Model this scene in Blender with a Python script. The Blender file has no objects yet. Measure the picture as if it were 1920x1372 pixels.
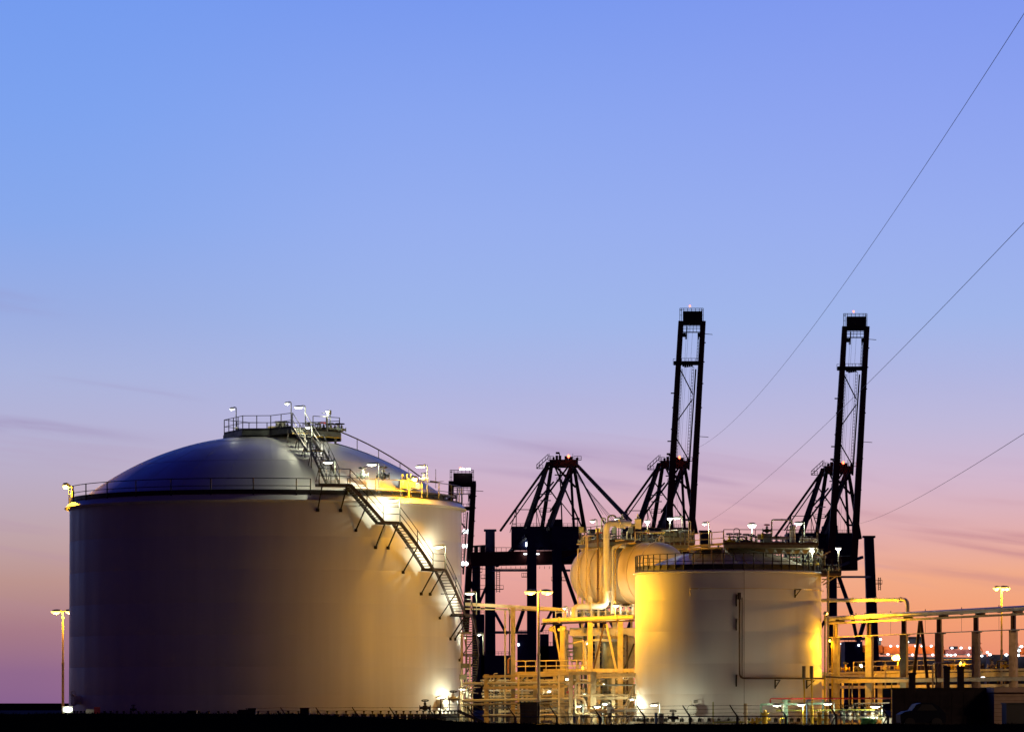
import bpy, math, random
from mathutils import Vector, Matrix
random.seed(7)
SC = bpy.context.scene
COL = SC.collection
F = 7380.0          # focal length in photo pixels
HZ = 1320.0         # horizon row in the photo
EYE = 1.3           # eye height above the plant yard
def P(px, py, Y):
    return Vector(((px - 960.0) * Y / F, Y, EYE + (HZ - py) * Y / F))
def lin(c):
    return tuple(((x / 255) / 12.92 if x / 255 <= 0.04045 else ((x / 255 + 0.055) / 1.055) ** 2.4) for x in c)

# ------------------------------------------------------------ camera
cam_d = bpy.data.cameras.new('camera')
cam = bpy.data.objects.new('camera', cam_d); COL.objects.link(cam)
cam_d.sensor_width = 36.0; cam_d.sensor_fit = 'HORIZONTAL'
cam_d.lens = 36.0 * F / 1920.0
cam.location = (0, 0, EYE); cam.rotation_euler = (math.radians(90), 0, 0)
cam_d.shift_y = (HZ - 686.0) / 1920.0
cam_d.clip_start = 0.5; cam_d.clip_end = 30000
SC.camera = cam
SC.view_settings.view_transform = 'Standard'
SC.view_settings.look = 'None'
SC.view_settings.exposure = 0.0
SC.view_settings.gamma = 1.0
SC.view_settings.use_curve_mapping = False
SC.render.engine = 'CYCLES'
SC.cycles.use_denoising = True
SC.cycles.max_bounces = 6
SC.cycles.sample_clamp_indirect = 4.0
SC.cycles.use_light_tree = True

# ------------------------------------------------------------ twilight sky
W = bpy.data.worlds.new('World'); SC.world = W; W.use_nodes = True
nt = W.node_tree; N = nt.nodes; L = nt.links
N.clear()
def nd(tree, t, **kw):
    n = tree.nodes.new(t)
    for k, v in kw.items(): setattr(n, k, v)
    return n
def mth(tree, op, a, b=None, c=None):
    n = tree.nodes.new('ShaderNodeMath'); n.operation = op
    for i, x in enumerate((a, b, c)):
        if x is None: continue
        if isinstance(x, (int, float)): n.inputs[i].default_value = x
        else: tree.links.new(x, n.inputs[i])
    return n.outputs[0]
def maprange(tree, x, a, b, c, d, kind='SMOOTHSTEP'):
    n = tree.nodes.new('ShaderNodeMapRange'); n.interpolation_type = kind; n.clamp = True if kind == 'LINEAR' else n.clamp
    tree.links.new(x, n.inputs[0])
    for i, v in enumerate((a, b, c, d)): n.inputs[1 + i].default_value = v
    return n.outputs[0]
def ramp(tree, x, stops, interp='EASE'):
    n = tree.nodes.new('ShaderNodeValToRGB'); cr = n.color_ramp; cr.interpolation = interp
    while len(cr.elements) > 1: cr.elements.remove(cr.elements[-1])
    for i, (p, c) in enumerate(stops):
        e = cr.elements[0] if i == 0 else cr.elements.new(p)
        e.position = p; e.color = (*c, 1)
    tree.links.new(x, n.inputs[0]); return n.outputs[0]
def mixc(tree, f, a, b, blend='MIX'):
    n = tree.nodes.new('ShaderNodeMix'); n.data_type = 'RGBA'; n.blend_type = blend
    for s, v in ((0, f), (6, a), (7, b)):
        if isinstance(v, (int, float)): n.inputs[s].default_value = v
        elif isinstance(v, tuple): n.inputs[s].default_value = (*v, 1)
        else: tree.links.new(v, n.inputs[s])
    return n.outputs[2]
tc = nd(nt, 'ShaderNodeTexCoord'); sp = nd(nt, 'ShaderNodeSeparateXYZ')
L.new(tc.outputs['Generated'], sp.inputs[0])
sx, sy, sz = sp.outputs
elev = mth(nt, 'ARCSINE', sz)                       # radians
tpos = mth(nt, 'POWER', mth(nt, 'DIVIDE', mth(nt, 'MAXIMUM', elev, 0.0), 1.5708), 0.5)
az = mth(nt, 'ARCTAN2', sx, sy)                     # radians from the view axis
def stop(y, c):
    return (max(0.0, (math.atan((HZ - y) / F)) / 1.5708) ** 0.5, lin(c))
high = [(0.43, lin((72, 116, 222))), (0.58, lin((10, 50, 200))), (0.78, lin((0, 22, 150))), (1.0, lin((0, 12, 110)))]
mid = [stop(y, c) for y, c in ((1320, (206, 134, 140)), (1240, (217, 144, 146)), (1150, (226, 154, 146)), (1050, (234, 170, 164)),
       (960, (218, 172, 186)), (880, (204, 181, 206)), (800, (187, 183, 220)), (700, (172, 182, 228)), (600, (160, 182, 234)),
       (420, (151, 175, 239)), (220, (138, 166, 240)), (0, (122, 154, 239)))] + high
rgt = [stop(y, c) for y, c in ((1320, (222, 130, 108)), (1240, (232, 140, 112)), (1160, (243, 158, 115)), (1080, (242, 171, 136)),
       (1000, (226, 174, 172)), (900, (211, 183, 204)), (800, (192, 185, 218)), (700, (176, 182, 226)), (600, (162, 182, 234)),
       (420, (153, 174, 239)), (220, (142, 164, 240)), (0, (129, 154, 239)))] + high
lft = [stop(y, c) for y, c in ((1320, (134, 96, 142)), (1260, (144, 104, 140)), (1180, (166, 122, 134)), (1090, (188, 148, 142)),
       (1000, (192, 165, 170)), (900, (187, 173, 196)), (800, (181, 179, 213)), (700, (170, 180, 222)), (600, (156, 174, 226)),
       (420, (137, 169, 236)), (220, (126, 163, 239)), (0, (117, 156, 239)))] + high
cm, cr_, cl = ramp(nt, tpos, mid, 'LINEAR'), ramp(nt, tpos, rgt, 'LINEAR'), ramp(nt, tpos, lft, 'LINEAR')
c1 = mixc(nt, maprange(nt, az, -0.015, 0.10, 0, 1), cm, cr_)
c2 = mixc(nt, maprange(nt, az, -0.125, -0.015, 0, 1), cl, c1)
# thin mauve streak clouds, drifting down to the right
cmb = nd(nt, 'ShaderNodeCombineXYZ')
L.new(mth(nt, 'MULTIPLY', az, 11.0), cmb.inputs[0])
L.new(mth(nt, 'MULTIPLY', mth(nt, 'ADD', elev, mth(nt, 'MULTIPLY', az, 0.13)), 120.0), cmb.inputs[1])
nz = nd(nt, 'ShaderNodeTexNoise'); nz.inputs['Scale'].default_value = 1.0; nz.inputs['Detail'].default_value = 3.5; nz.inputs['Roughness'].default_value = 0.5
nz.inputs['Distortion'].default_value = 0.6
L.new(cmb.outputs[0], nz.inputs['Vector'])
wob = mth(nt, 'MULTIPLY', mth(nt, 'SUBTRACT', nz.outputs[0], 0.5), 0.006)
nz2 = nd(nt, 'ShaderNodeTexNoise'); nz2.inputs['Scale'].default_value = 3.1; nz2.inputs['Detail'].default_value = 4.0
L.new(cmb.outputs[0], nz2.inputs['Vector'])
brk = maprange(nt, nz2.outputs[0], 0.30, 0.62, 0.25, 1)
total = None
#        x0    y0    x1    y1   half-thickness  strength
for (x0, y0, x1, y1, th_, s_) in ((-500, 752, 380, 836, 9, .75), (-300, 520, 170, 596, 14, .35), (40, 700, 420, 760, 7, .30), (760, 800, 1560, 905, 13, .45), (820, 868, 1330, 926, 9, .50),
        (1120, 850, 1460, 930, 10, .60), (1150, 905, 1900, 1000, 12, .40), (1250, 955, 1720, 1035, 14, .45), (1590, 978, 2300, 1062, 8, .95), (1640, 992, 2200, 1104, 10, .85), (1560, 1040, 2200, 1140, 11, .60), (1700, 930, 2300, 985, 9, .30), (-700, 900, 160, 1010, 16, .25)):
    sl = (y1 - y0) / (x1 - x0)
    # line: elevation as a function of azimuth
    ln = mth(nt, 'MULTIPLY_ADD', az, -sl, ((HZ - y0) - sl * (960 - x0)) / F)
    dd = mth(nt, 'DIVIDE', mth(nt, 'ADD', mth(nt, 'SUBTRACT', elev, ln), wob), th_ / F)
    gs = mth(nt, 'EXPONENT', mth(nt, 'MULTIPLY', mth(nt, 'MULTIPLY', dd, dd), -1.0))
    a0, a1 = (x0 - 960) / F, (x1 - 960) / F; w_ = (a1 - a0) * .42
    win = mth(nt, 'MULTIPLY', maprange(nt, az, a0, a0 + w_, 0, 1), maprange(nt, az, a1 - w_, a1, 1, 0))
    v = mth(nt, 'MULTIPLY', mth(nt, 'MULTIPLY', gs, win), s_)
    total = v if total is None else mth(nt, 'MAXIMUM', total, v)
msk = mth(nt, 'MULTIPLY', maprange(nt, elev, 0.012, 0.035, 0, 1), maprange(nt, elev, 0.050, 0.085, 1, 0))
veil = mth(nt, 'MULTIPLY', mth(nt, 'MULTIPLY', maprange(nt, nz.outputs[0], 0.5, 0.7, 0, 1), msk), 0.22)
c3a = mixc(nt, veil, c2, lin((176, 136, 170)))
c3 = mixc(nt, mth(nt, 'MULTIPLY', mth(nt, 'MULTIPLY', total, brk), 0.62), c3a, mixc(nt, maprange(nt, az, 0.03, 0.1, 0, 1), lin((150, 124, 168)), lin((182, 124, 140))))
# the glow dies away from the sunset: the eastern sky behind the camera is already night
dsun = mth(nt, 'ADD', mth(nt, 'MULTIPLY', sx, math.sin(0.10)), mth(nt, 'MULTIPLY', sy, math.cos(0.10)))
fall = maprange(nt, dsun, 0.25, 0.97, 0.0, 1.0)
night = mixc(nt, maprange(nt, elev, 0.0, 0.8, 0, 1), (0.024, 0.0085, 0.022), (0.001, 0.002, 0.030))
c4 = mixc(nt, fall, night, c3)
bg = nd(nt, 'ShaderNodeBackground'); bg.inputs['Strength'].default_value = 1.0
L.new(c4, bg.inputs['Color'])
wo = nd(nt, 'ShaderNodeOutputWorld'); L.new(bg.outputs[0], wo.inputs['Surface'])

# ------------------------------------------------------------ materials
MATS = {}
def mat(name, col, rough=0.5, metal=0.0, var=0.0, scale=1.0, bump=0.0, coat=0.0, stretch=None, var2=None):
    if name in MATS: return MATS[name]
    m = bpy.data.materials.new(name); m.use_nodes = True
    t = m.node_tree; b = t.nodes['Principled BSDF']
    b.inputs['Base Color'].default_value = (*col, 1); b.inputs['Roughness'].default_value = rough
    b.inputs['Metallic'].default_value = metal
    b.inputs['Specular IOR Level'].default_value = 0.0 if name == 'dark_turf' else 0.5
    if coat: b.inputs['Coat Weight'].default_value = coat; b.inputs['Coat Roughness'].default_value = 0.12
    if var or bump:
        g = nd(t, 'ShaderNodeNewGeometry'); mp = nd(t, 'ShaderNodeMapping')
        if stretch: mp.inputs['Scale'].default_value = stretch
        t.links.new(g.outputs['Position'], mp.inputs[0])
        n = nd(t, 'ShaderNodeTexNoise'); n.inputs['Scale'].default_value = scale; n.inputs['Detail'].default_value = 6
        t.links.new(mp.outputs[0], n.inputs['Vector'])
        if var:
            f = maprange(t, n.outputs[0], 0.3, 0.75, 0, 1)
            d = tuple(c * (1 - var) for c in col) if var2 is None else var2
            t.links.new(mixc(t, f, col, d), b.inputs['Base Color'])
            t.links.new(maprange(t, n.outputs[0], 0.3, 0.7, max(0.05, rough - 0.06), min(1, rough + 0.1)), b.inputs['Roughness'])
        if bump:
            bm_ = nd(t, 'ShaderNodeBump'); bm_.inputs['Strength'].default_value = bump; bm_.inputs['Distance'].default_value = 0.02
            t.links.new(n.outputs[0], bm_.inputs['Height']); t.links.new(bm_.outputs[0], b.inputs['Normal'])
    MATS[name] = m; return m
def emit(name, col, s):
    if name in MATS: return MATS[name]
    m = bpy.data.materials.new(name); m.use_nodes = True
    t = m.node_tree; b = t.nodes['Principled BSDF']
    b.inputs['Base Color'].default_value = (0.8, 0.8, 0.8, 1)
    b.inputs['Emission Color'].default_value = (*col, 1); b.inputs['Emission Strength'].default_value = s
    m.cycles.emission_sampling = 'NONE'
    MATS[name] = m; return m
M_TANK = mat('tank_white_paint', (0.70, 0.69, 0.67), 0.50, 0, 0.08, 0.6, 0, 0.0, (1.8, 1.8, 0.10))
M_DOME = mat('dome_white_paint', (0.66, 0.67, 0.68), 0.38, 0, 0.08, 0.35, 0)
M_WHITE = mat('white_pipe_paint', (0.66, 0.65, 0.60), 0.35, 0, 0.18, 2.0)
M_CREAM = mat('cream_steel_paint', (0.62, 0.50, 0.29), 0.45, 0, 0.25, 1.8)
M_FIRE = mat('sprayed_fireproofing', (0.50, 0.41, 0.25), 0.85, 0, 0.3, 3.0, 0.5)
M_GALV = mat('galvanised_steel', (0.22, 0.22, 0.21), 0.42, 0.5, 0.3, 3.0)
M_RAIL = mat('dark_rail_steel', (0.022, 0.02, 0.021), 0.5, 0.3, 0.3, 2.0)
M_RUST = mat('brown_steel', (0.10, 0.055, 0.035), 0.6, 0.1, 0.4, 2.0)
M_YEL = mat('yellow_paint', (0.62, 0.42, 0.03), 0.42, 0, 0.2, 3.0)
M_RED = mat('red_paint', (0.42, 0.03, 0.025), 0.45, 0, 0.25, 3.0)
M_GRN = mat('green_paint', (0.03, 0.24, 0.07), 0.45, 0, 0.25, 3.0)
M_GREYGRN = mat('grey_green_steel', (0.09, 0.16, 0.12), 0.5, 0, 0.25, 3.0)
M_GREY = mat('grey_equipment_paint', (0.26, 0.30, 0.28), 0.5, 0, 0.25, 2.5)
M_BLUE = mat('blue_paint', (0.08, 0.17, 0.42), 0.45, 0, 0.2, 3.0)
M_NAVY = mat('navy_crane_paint', (0.026, 0.034, 0.12), 0.5, 0, 0.3, 0.2)
M_CRED = mat('dark_red_crane_paint', (0.15, 0.034, 0.026), 0.5, 0, 0.3, 0.2)
M_CRBLK = mat('black_crane_steel', (0.045, 0.032, 0.034), 0.55, 0, 0.3, 0.3)
M_CONC = mat('concrete', (0.32, 0.29, 0.25), 0.85, 0, 0.25, 1.5, 0.3)
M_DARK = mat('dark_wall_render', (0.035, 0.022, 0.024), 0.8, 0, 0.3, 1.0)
M_BLK = mat('black_plastic', (0.012, 0.012, 0.013), 0.55)
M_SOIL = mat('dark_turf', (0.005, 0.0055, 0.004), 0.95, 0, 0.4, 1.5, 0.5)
M_YARD = mat('yard_gravel', (0.13, 0.12, 0.105), 0.9, 0, 0.35, 0.8, 0.4)
M_ORNG = mat('orange_ship_paint', (0.75, 0.12, 0.004), 0.8, 0, 0.15, 0.05)
M_HULL = mat('dark_hull_paint', (0.02, 0.015, 0.03), 0.5, 0, 0.2, 0.05)
SOD = (1.0, 0.445, 0.014); WHT = (1.0, 0.97, 0.66)
E_SOD = emit('sodium_lens', (1.0, 0.52, 0.09), 5.0)
E_WHT = emit('white_lens', (1.0, 1.0, 0.86), 4.0)
E_COOL = emit('cool_lens', (0.86, 0.94, 1.0), 7.0)
E_RED = emit('red_beacon_lens', (1.0, 0.10, 0.04), 9.0)
E_AMB = emit('amber_beacon_lens', (1.0, 0.36, 0.01), 2.2)

# ------------------------------------------------------------ mesh helpers
class MB:
    def __init__(s): s.v = []; s.f = []
    def add(s, vs, fs):
        o = len(s.v); s.v += [Vector(v) for v in vs]; s.f += [tuple(i + o for i in f) for f in fs]; return s
    def box(s, c, d, R=None):
        c = Vector(c); hx, hy, hz = d[0] / 2, d[1] / 2, d[2] / 2
        vs = [Vector((x, y, z)) for z in (-hz, hz) for y in (-hy, hy) for x in (-hx, hx)]
        if R is not None: vs = [R @ v for v in vs]
        return s.add([c + v for v in vs], [(0, 2, 3, 1), (4, 5, 7, 6), (0, 1, 5, 4), (2, 6, 7, 3), (0, 4, 6, 2), (1, 3, 7, 5)])
    def beam(s, a, b, w, h=None, w2=None):
        a, b = Vector(a), Vector(b); h = h or w; d = (b - a)
        if d.length < 1e-6: return s
        d.normalize(); up = Vector((0, 0, 1)) if abs(d.z) < 0.95 else Vector((0, 1, 0))
        r = d.cross(up).normalized(); u = r.cross(d)
        k = (w2 / w) if w2 else 1.0
        vs = []
        for p, q in ((a, 1.0), (b, k)):
            for i, j in ((-1, -1), (1, -1), (1, 1), (-1, 1)): vs.append(p + r * (w / 2 * i * q) + u * (h / 2 * j * q))
        return s.add(vs, [(3, 2, 1, 0), (4, 5, 6, 7), (0, 1, 5, 4), (1, 2, 6, 5), (2, 3, 7, 6), (3, 0, 4, 7)])
    def tube(s, pts, r, n=8, r2=None, cap=True):
        pts = [Vector(p) for p in pts]; m = len(pts); o = len(s.v)
        tang = []
        for i in range(m):
            a = pts[max(0, i - 1)]; b = pts[min(m - 1, i + 1)]; tang.append((b - a).normalized())
        t = tang[0]; up = Vector((0, 0, 1)) if abs(t.z) < 0.9 else Vector((0, 1, 0))
        x = t.cross(up).normalized()
        for i in range(m):
            t = tang[i]; x = (x - t * x.dot(t)).normalized(); y = t.cross(x)
            rr = r if r2 is None else r + (r2 - r) * i / max(1, m - 1)
            if 0 < i < m - 1:
                c = (pts[i] - pts[i - 1]).normalized().dot((pts[i + 1] - pts[i]).normalized())
            for k in range(n):
                a = 2 * math.pi * k / n
                s.v.append(pts[i] + (x * math.cos(a) + y * math.sin(a)) * rr)
        for i in range(m - 1):
            for k in range(n):
                k2 = (k + 1) % n
                s.f.append((o + i * n + k, o + i * n + k2, o + (i + 1) * n + k2, o + (i + 1) * n + k))
        if cap:
            s.f.append(tuple(o + k for k in reversed(range(n)))); s.f.append(tuple(o + (m - 1) * n + k for k in range(n)))
        return s
    def cyl(s, a, b, r, n=10, r2=None): return s.tube([a, b], r, n, r2)
    def lathe(s, c, prof, n=24, axis=None, a0=0.0, a1=2 * math.pi):
        c = Vector(c); o = len(s.v); m = len(prof); full = abs(a1 - a0 - 2 * math.pi) < 1e-6
        cols = n if full else n + 1
        Q = axis.to_track_quat('Z', 'Y') if axis is not None else None
        for i in range(cols):
            a = a0 + (a1 - a0) * i / n
            for r, z in prof:
                p = Vector((r * math.sin(a), -r * math.cos(a), z))
                if Q: p = Q @ p
                s.v.append(c + p)
        for i in range(n):
            i2 = (i + 1) % cols
            for j in range(m - 1):
                s.f.append((o + i * m + j, o + i2 * m + j, o + i2 * m + j + 1, o + i * m + j + 1))
        return s
    def ball(s, c, r, n=10, sq=1.0, lo=-1.0, hi=1.0):
        k = max(3, n // 2)
        prof = []
        for i in range(k + 1):
            t = lo + (hi - lo) * i / k
            prof.append((max(1e-4, r * math.sqrt(max(0, 1 - t * t))), r * t * sq))
        return s.lathe(c, prof, n)
    def ellip(s, c, rx, ry, rz, n=12, k=5, lo=-1.0, hi=1.0):
        o = len(s.v); c = Vector(c)
        for i in range(k + 1):
            t = math.asin(lo) + (math.asin(hi) - math.asin(lo)) * i / k
            for j in range(n):
                a = 2 * math.pi * j / n
                s.v.append(c + Vector((rx * math.cos(t) * math.cos(a), ry * math.cos(t) * math.sin(a), rz * math.sin(t))))
        for i in range(k):
            for j in range(n):
                j2 = (j + 1) % n
                s.f.append((o + i * n + j, o + i * n + j2, o + (i + 1) * n + j2, o + (i + 1) * n + j))
        s.f.append(tuple(o + j for j in reversed(range(n)))); s.f.append(tuple(o + k * n + j for j in range(n)))
        return s
    def prism(s, poly, z0, z1):
        n = len(poly)
        vs = [(x, y, z0) for x, y in poly] + [(x, y, z1) for x, y in poly]
        return s.add(vs, [tuple(reversed(range(n))), tuple(range(n, 2 * n))] + [(i, (i + 1) % n, n + (i + 1) % n, n + i) for i in range(n)])
    def build(s, name, m, parent=None, label=None, cat=None, group=None, kind=None, smooth=True):
        if parent is not None: org = WORG[parent.name]
        else:
            xs = [v.x for v in s.v]; ys = [v.y for v in s.v]
            org = Vector(((min(xs) + max(xs)) / 2, (min(ys) + max(ys)) / 2, min(v.z for v in s.v)))
        me = bpy.data.meshes.new(name)
        me.from_pydata([v - org for v in s.v], [], s.f); me.materials.append(m)
        if smooth:
            me.polygons.foreach_set('use_smooth', [True] * len(me.polygons))
            me.set_sharp_from_angle(angle=math.radians(35))
        me.update()
        o = bpy.data.objects.new(name, me); COL.objects.link(o)
        if parent is not None: o.parent = parent
        else: o.location = org
        WORG[o.name] = org
        tag(o, label, cat, group, kind); return o
WORG = {}
def tag(o, label=None, cat=None, group=None, kind=None):
    if label: o['label'] = label
    if cat: o['category'] = cat
    if group: o['group'] = group
    if kind: o['kind'] = kind
    return o
def thing(name, label, cat, loc, group=None):
    o = bpy.data.objects.new(name, None); COL.objects.link(o); o.location = loc; o.empty_display_size = 0.3
    WORG[o.name] = Vector(loc)
    return tag(o, label, cat, group)
MESHC = {}
def inst(name, key, make, m, parent, world):
    """a part that shares its mesh with its alike pieces"""
    if key not in MESHC:
        b = MB(); make(b); me = bpy.data.meshes.new(name); me.from_pydata(b.v, [], b.f); me.materials.append(m)
        me.polygons.foreach_set('use_smooth', [True] * len(me.polygons)); me.set_sharp_from_angle(angle=math.radians(35)); me.update()
        MESHC[key] = me
    o = bpy.data.objects.new(name, MESHC[key]); COL.objects.link(o); o.parent = parent
    o.location = Vector(world) - WORG[parent.name]; WORG[o.name] = Vector(world)
    return o
def light(parent, loc, col, power, r=0.15, spot=None, target=None, blend=0.6):
    d = bpy.data.lights.new('lamp_light', 'SPOT' if spot else 'POINT'); d.color = col; d.energy = power; d.shadow_soft_size = r
    o = bpy.data.objects.new('lamp_light', d); COL.objects.link(o); o.parent = parent
    o.location = Vector(loc) - WORG[parent.name]
    if spot:
        d.spot_size = spot; d.spot_blend = blend
        o.rotation_euler = (Vector(target) - Vector(loc)).to_track_quat('-Z', 'Y').to_euler()
    return o
def bend(pts, rad, k=5):
    """round the corners of a pipe run"""
    pts = [Vector(p) for p in pts]; out = [pts[0]]
    for i in range(1, len(pts) - 1):
        a = (pts[i - 1] - pts[i]); b = (pts[i + 1] - pts[i])
        r = min(rad, a.length * 0.45, b.length * 0.45); a.normalize(); b.normalize()
        p0 = pts[i] + a * r; p1 = pts[i] + b * r
        for j in range(k + 1):
            t = j / k; out.append(p0 * (1 - t) ** 2 + pts[i] * 2 * t * (1 - t) + p1 * t * t)
    out.append(pts[-1]); return out
def railing(parent, pts, h=1.05, sp=1.4, m=None, r=0.024, closed=False, toe=True, pr=0.028, hang=0.0):
    """guard rail along deck points: one rail part with each post a piece of its own"""
    m = m or M_RAIL; pts = [Vector(p) for p in pts]
    b = MB(); n = len(pts); up = Vector((0, 0, 1))
    q = pts + [pts[0]] if closed else pts
    b.tube([p + up * h for p in q], r, 6); b.tube([p + up * h * 0.52 for p in q], r * 0.85, 6)
    if toe:
        for a, c in zip(q[:-1], q[1:]): b.beam(a + up * 0.075, c + up * 0.075, 0.012, 0.15)
    g = b.build('guard_rail', m, parent)
    key = ('post', round(h + hang, 2), pr, m.name)
    acc = 0.0; spots = []
    for a, c in zip(q[:-1], q[1:]):
        k = max(1, round((c - a).length / sp)) if (c - a).length > sp * 0.6 else 1
        if (c - a).length < sp * 0.6:
            acc += (c - a).length
            if acc >= sp * 0.95 or not spots: spots.append(a); acc = 0.0
        else:
            for i in range(k): spots.append(a.lerp(c, i / k))
    if not closed: spots.append(q[-1])
    for p in spots:
        inst('post', key, lambda bb: bb.cyl((0, 0, -hang), (0, 0, h), pr, 6), m, g, p)
    return g
# ============================================================ ground
def terrain_z(x, y):
    def seg(t, a, b): t = max(0, min(1, t)); t = t * t * (3 - 2 * t); return a + (b - a) * t
    crest = 1.06 - 0.275 * max(0, min(1, (x + 6.0) / 6.5)) + 0.012 * math.sin(x * 2.1) + 0.01 * math.sin(x * 5.3 + 1)
    if y < 60: return -0.6
    if y < 100: return seg((y - 60) / 38, -0.6, crest)
    if y < 103: return crest
    if y < 118: return seg((y - 103) / 15, crest, -1.3)
    if y < 200: return -1.3 if y < 190 else seg((y - 190) / 10, -1.3, 0.0)
    return 0.0
xs = [-6000, -1500, -400, -120, -50] + [(-28 + 0.7 * i) for i in range(86)] + [50, 120, 400, 1500, 6000]
ys = [-2000, -200, -20, 30, 60, 66, 72, 78, 84, 90, 94, 97, 100, 103, 106, 110, 114, 118, 140, 165, 185, 190, 193, 196, 200, 230, 260, 300, 400, 700, 1150, 2500, 6000, 12000]
# the fence line runs obliquely, so the yard begins behind it
b = MB(); nx = len(xs)
for y in ys:
    for x in xs:
        z = terrain_z(x, y)
        if 118 <= y < 200:
            fy = 154.6 - 1.377 * x
            t = max(0, min(1, (y - fy - 4) / 10)); z = -1.3 + 1.3 * t * t * (3 - 2 * t)
        b.v.append(Vector((x, y, z)))
for j in range(len(ys) - 1):
    for i in range(nx - 1):
        b.f.append((j * nx + i, j * nx + i + 1, (j + 1) * nx + i + 1, (j + 1) * nx + i))
gm = bpy.data.materials.new('ground'); gm.use_nodes = True
t = gm.node_tree; bs = t.nodes['Principled BSDF']; g = nd(t, 'ShaderNodeNewGeometry'); s3 = nd(t, 'ShaderNodeSeparateXYZ')
t.links.new(g.outputs['Position'], s3.inputs[0])
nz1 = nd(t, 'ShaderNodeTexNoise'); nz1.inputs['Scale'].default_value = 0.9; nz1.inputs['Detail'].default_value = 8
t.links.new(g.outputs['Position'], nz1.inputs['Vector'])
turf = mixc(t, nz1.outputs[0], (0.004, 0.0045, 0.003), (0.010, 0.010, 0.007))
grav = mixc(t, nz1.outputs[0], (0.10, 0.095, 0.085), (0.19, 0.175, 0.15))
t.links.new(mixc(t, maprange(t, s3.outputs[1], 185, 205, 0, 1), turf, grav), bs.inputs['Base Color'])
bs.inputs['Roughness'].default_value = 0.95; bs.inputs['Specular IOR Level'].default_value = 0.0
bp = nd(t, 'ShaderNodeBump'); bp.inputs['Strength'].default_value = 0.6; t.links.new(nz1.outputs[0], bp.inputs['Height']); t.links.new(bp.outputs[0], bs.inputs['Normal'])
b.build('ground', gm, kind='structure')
# tufts of dark grass along the crest of the near bank
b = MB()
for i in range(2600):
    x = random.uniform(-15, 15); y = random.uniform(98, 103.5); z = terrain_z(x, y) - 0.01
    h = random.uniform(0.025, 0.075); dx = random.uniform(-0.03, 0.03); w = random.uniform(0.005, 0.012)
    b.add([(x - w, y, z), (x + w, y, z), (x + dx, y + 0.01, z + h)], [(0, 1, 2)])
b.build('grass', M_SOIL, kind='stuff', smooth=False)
# far sea wall on the left horizon
b = MB()
for i in range(60):
    x0 = -130 + i * 4.5
    b.prism([(x0, 880), (x0 + 4.5, 880), (x0 + 4.5, 900), (x0, 900)], -0.2, 1.56 + 0.0 * i)
b2 = MB().prism([(-260, 880), (260, 880), (260, 905), (-260, 905)], -0.2, 1.58)
b2.build('embankment', mat('embankment_turf', (0.012, 0.014, 0.03), 0.9, 0, 0.3, 0.1), kind='structure')

# dark cabinets on the crest of the near bank
def crest_box(label, px0, px1, py, Y=101.0, more=None):
    x0 = (px0 - 960) * Y / F; x1 = (px1 - 960) * Y / F; zt = EYE + (HZ - py) * Y / F
    zb = terrain_z((x0 + x1) / 2, Y) - 0.05
    r = thing('cabinet', label, 'cabinet', ((x0 + x1) / 2, Y, zb))
    MB().box(((x0 + x1) / 2, Y, (zb + zt) / 2 - 0.01), (x1 - x0, 0.28, zt - zb - 0.02)).build('body', M_BLK, r)
    MB().box(((x0 + x1) / 2, Y, zt - 0.01), (x1 - x0 + 0.02, 0.31, 0.02)).build('lid', M_BLK, r)
    if more:
        mx0 = (more[0] - 960) * Y / F; mx1 = (more[1] - 960) * Y / F; mz = EYE + (HZ - more[2]) * Y / F
        MB().box(((mx0 + mx1) / 2, Y, (zt + mz) / 2), (mx1 - mx0, 0.24, mz - zt)).build('upper_box', M_BLK, r)
    return r
crest_box('small black cabinet on the dark bank, leftmost of the three', 352, 369, 1331)
crest_box('stepped black cabinet on the dark bank, widest of the three', 448, 480, 1329.5, more=(465, 481, 1326.5))
crest_box('square black cabinet on the dark bank beside the lit tank bolts', 563, 580, 1326)

# ============================================================ security fence
fe = thing('security_fence', 'dark security fence with slanted arms and barbed wire along the plant', 'fence', (-8, 165.6, -1.3))
fd = Vector((-1, 1.377, 0)).normalized()
f0 = Vector((17.9, 154.6 - 1.377 * 17.9, 0))
rail_m = mat('fence_steel', (0.035, 0.028, 0.022), 0.55, 0.3, 0.4, 3.0)
arm_dir = Vector((-0.62, -0.45, 0)).normalized()
tops = []
def fence_post(bb):
    bb.cyl((0, 0, -2.2), (0, 0, 0.02), 0.045, 6)
    bb.tube([(0, 0, 0), (arm_dir.x * 0.19, arm_dir.y * 0.19, 0.2), (arm_dir.x * 0.36, arm_dir.y * 0.36, 0.41)], 0.03, 6, 0.02)
nf = 18
for i in range(nf + 1):
    p = f0 + fd * (2.75 * i); zr = 0.93 - 0.010 * i + random.uniform(-0.015, 0.015)
    p.z = zr
    inst('post', 'fence_post', fence_post, rail_m, fe, p); tops.append(p)
MB().tube(tops, 0.024, 6).build('top_rail', rail_m, fe)
for k in (0.32, 0.66, 0.97):
    b = MB(); pts = []
    for i, p in enumerate(tops):
        q = p + arm_dir * (0.36 * k) + Vector((0, 0, 0.41 * k))
        if i: mid_ = (pts[-1] + q) / 2 + Vector((0, 0, -0.012)); pts.append(mid_)
        pts.append(q)
    b.tube(pts, 0.006, 4)
    for a, c in zip(pts[:-1], pts[1:]):
        for j in range(4):
            m_ = a.lerp(c, (j + 0.5) / 4); b.beam(m_ - Vector((0.02, 0, 0.02)), m_ + Vector((0.02, 0, 0.02)), 0.004)
    b.build('barbed_wire', rail_m, fe)
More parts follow.
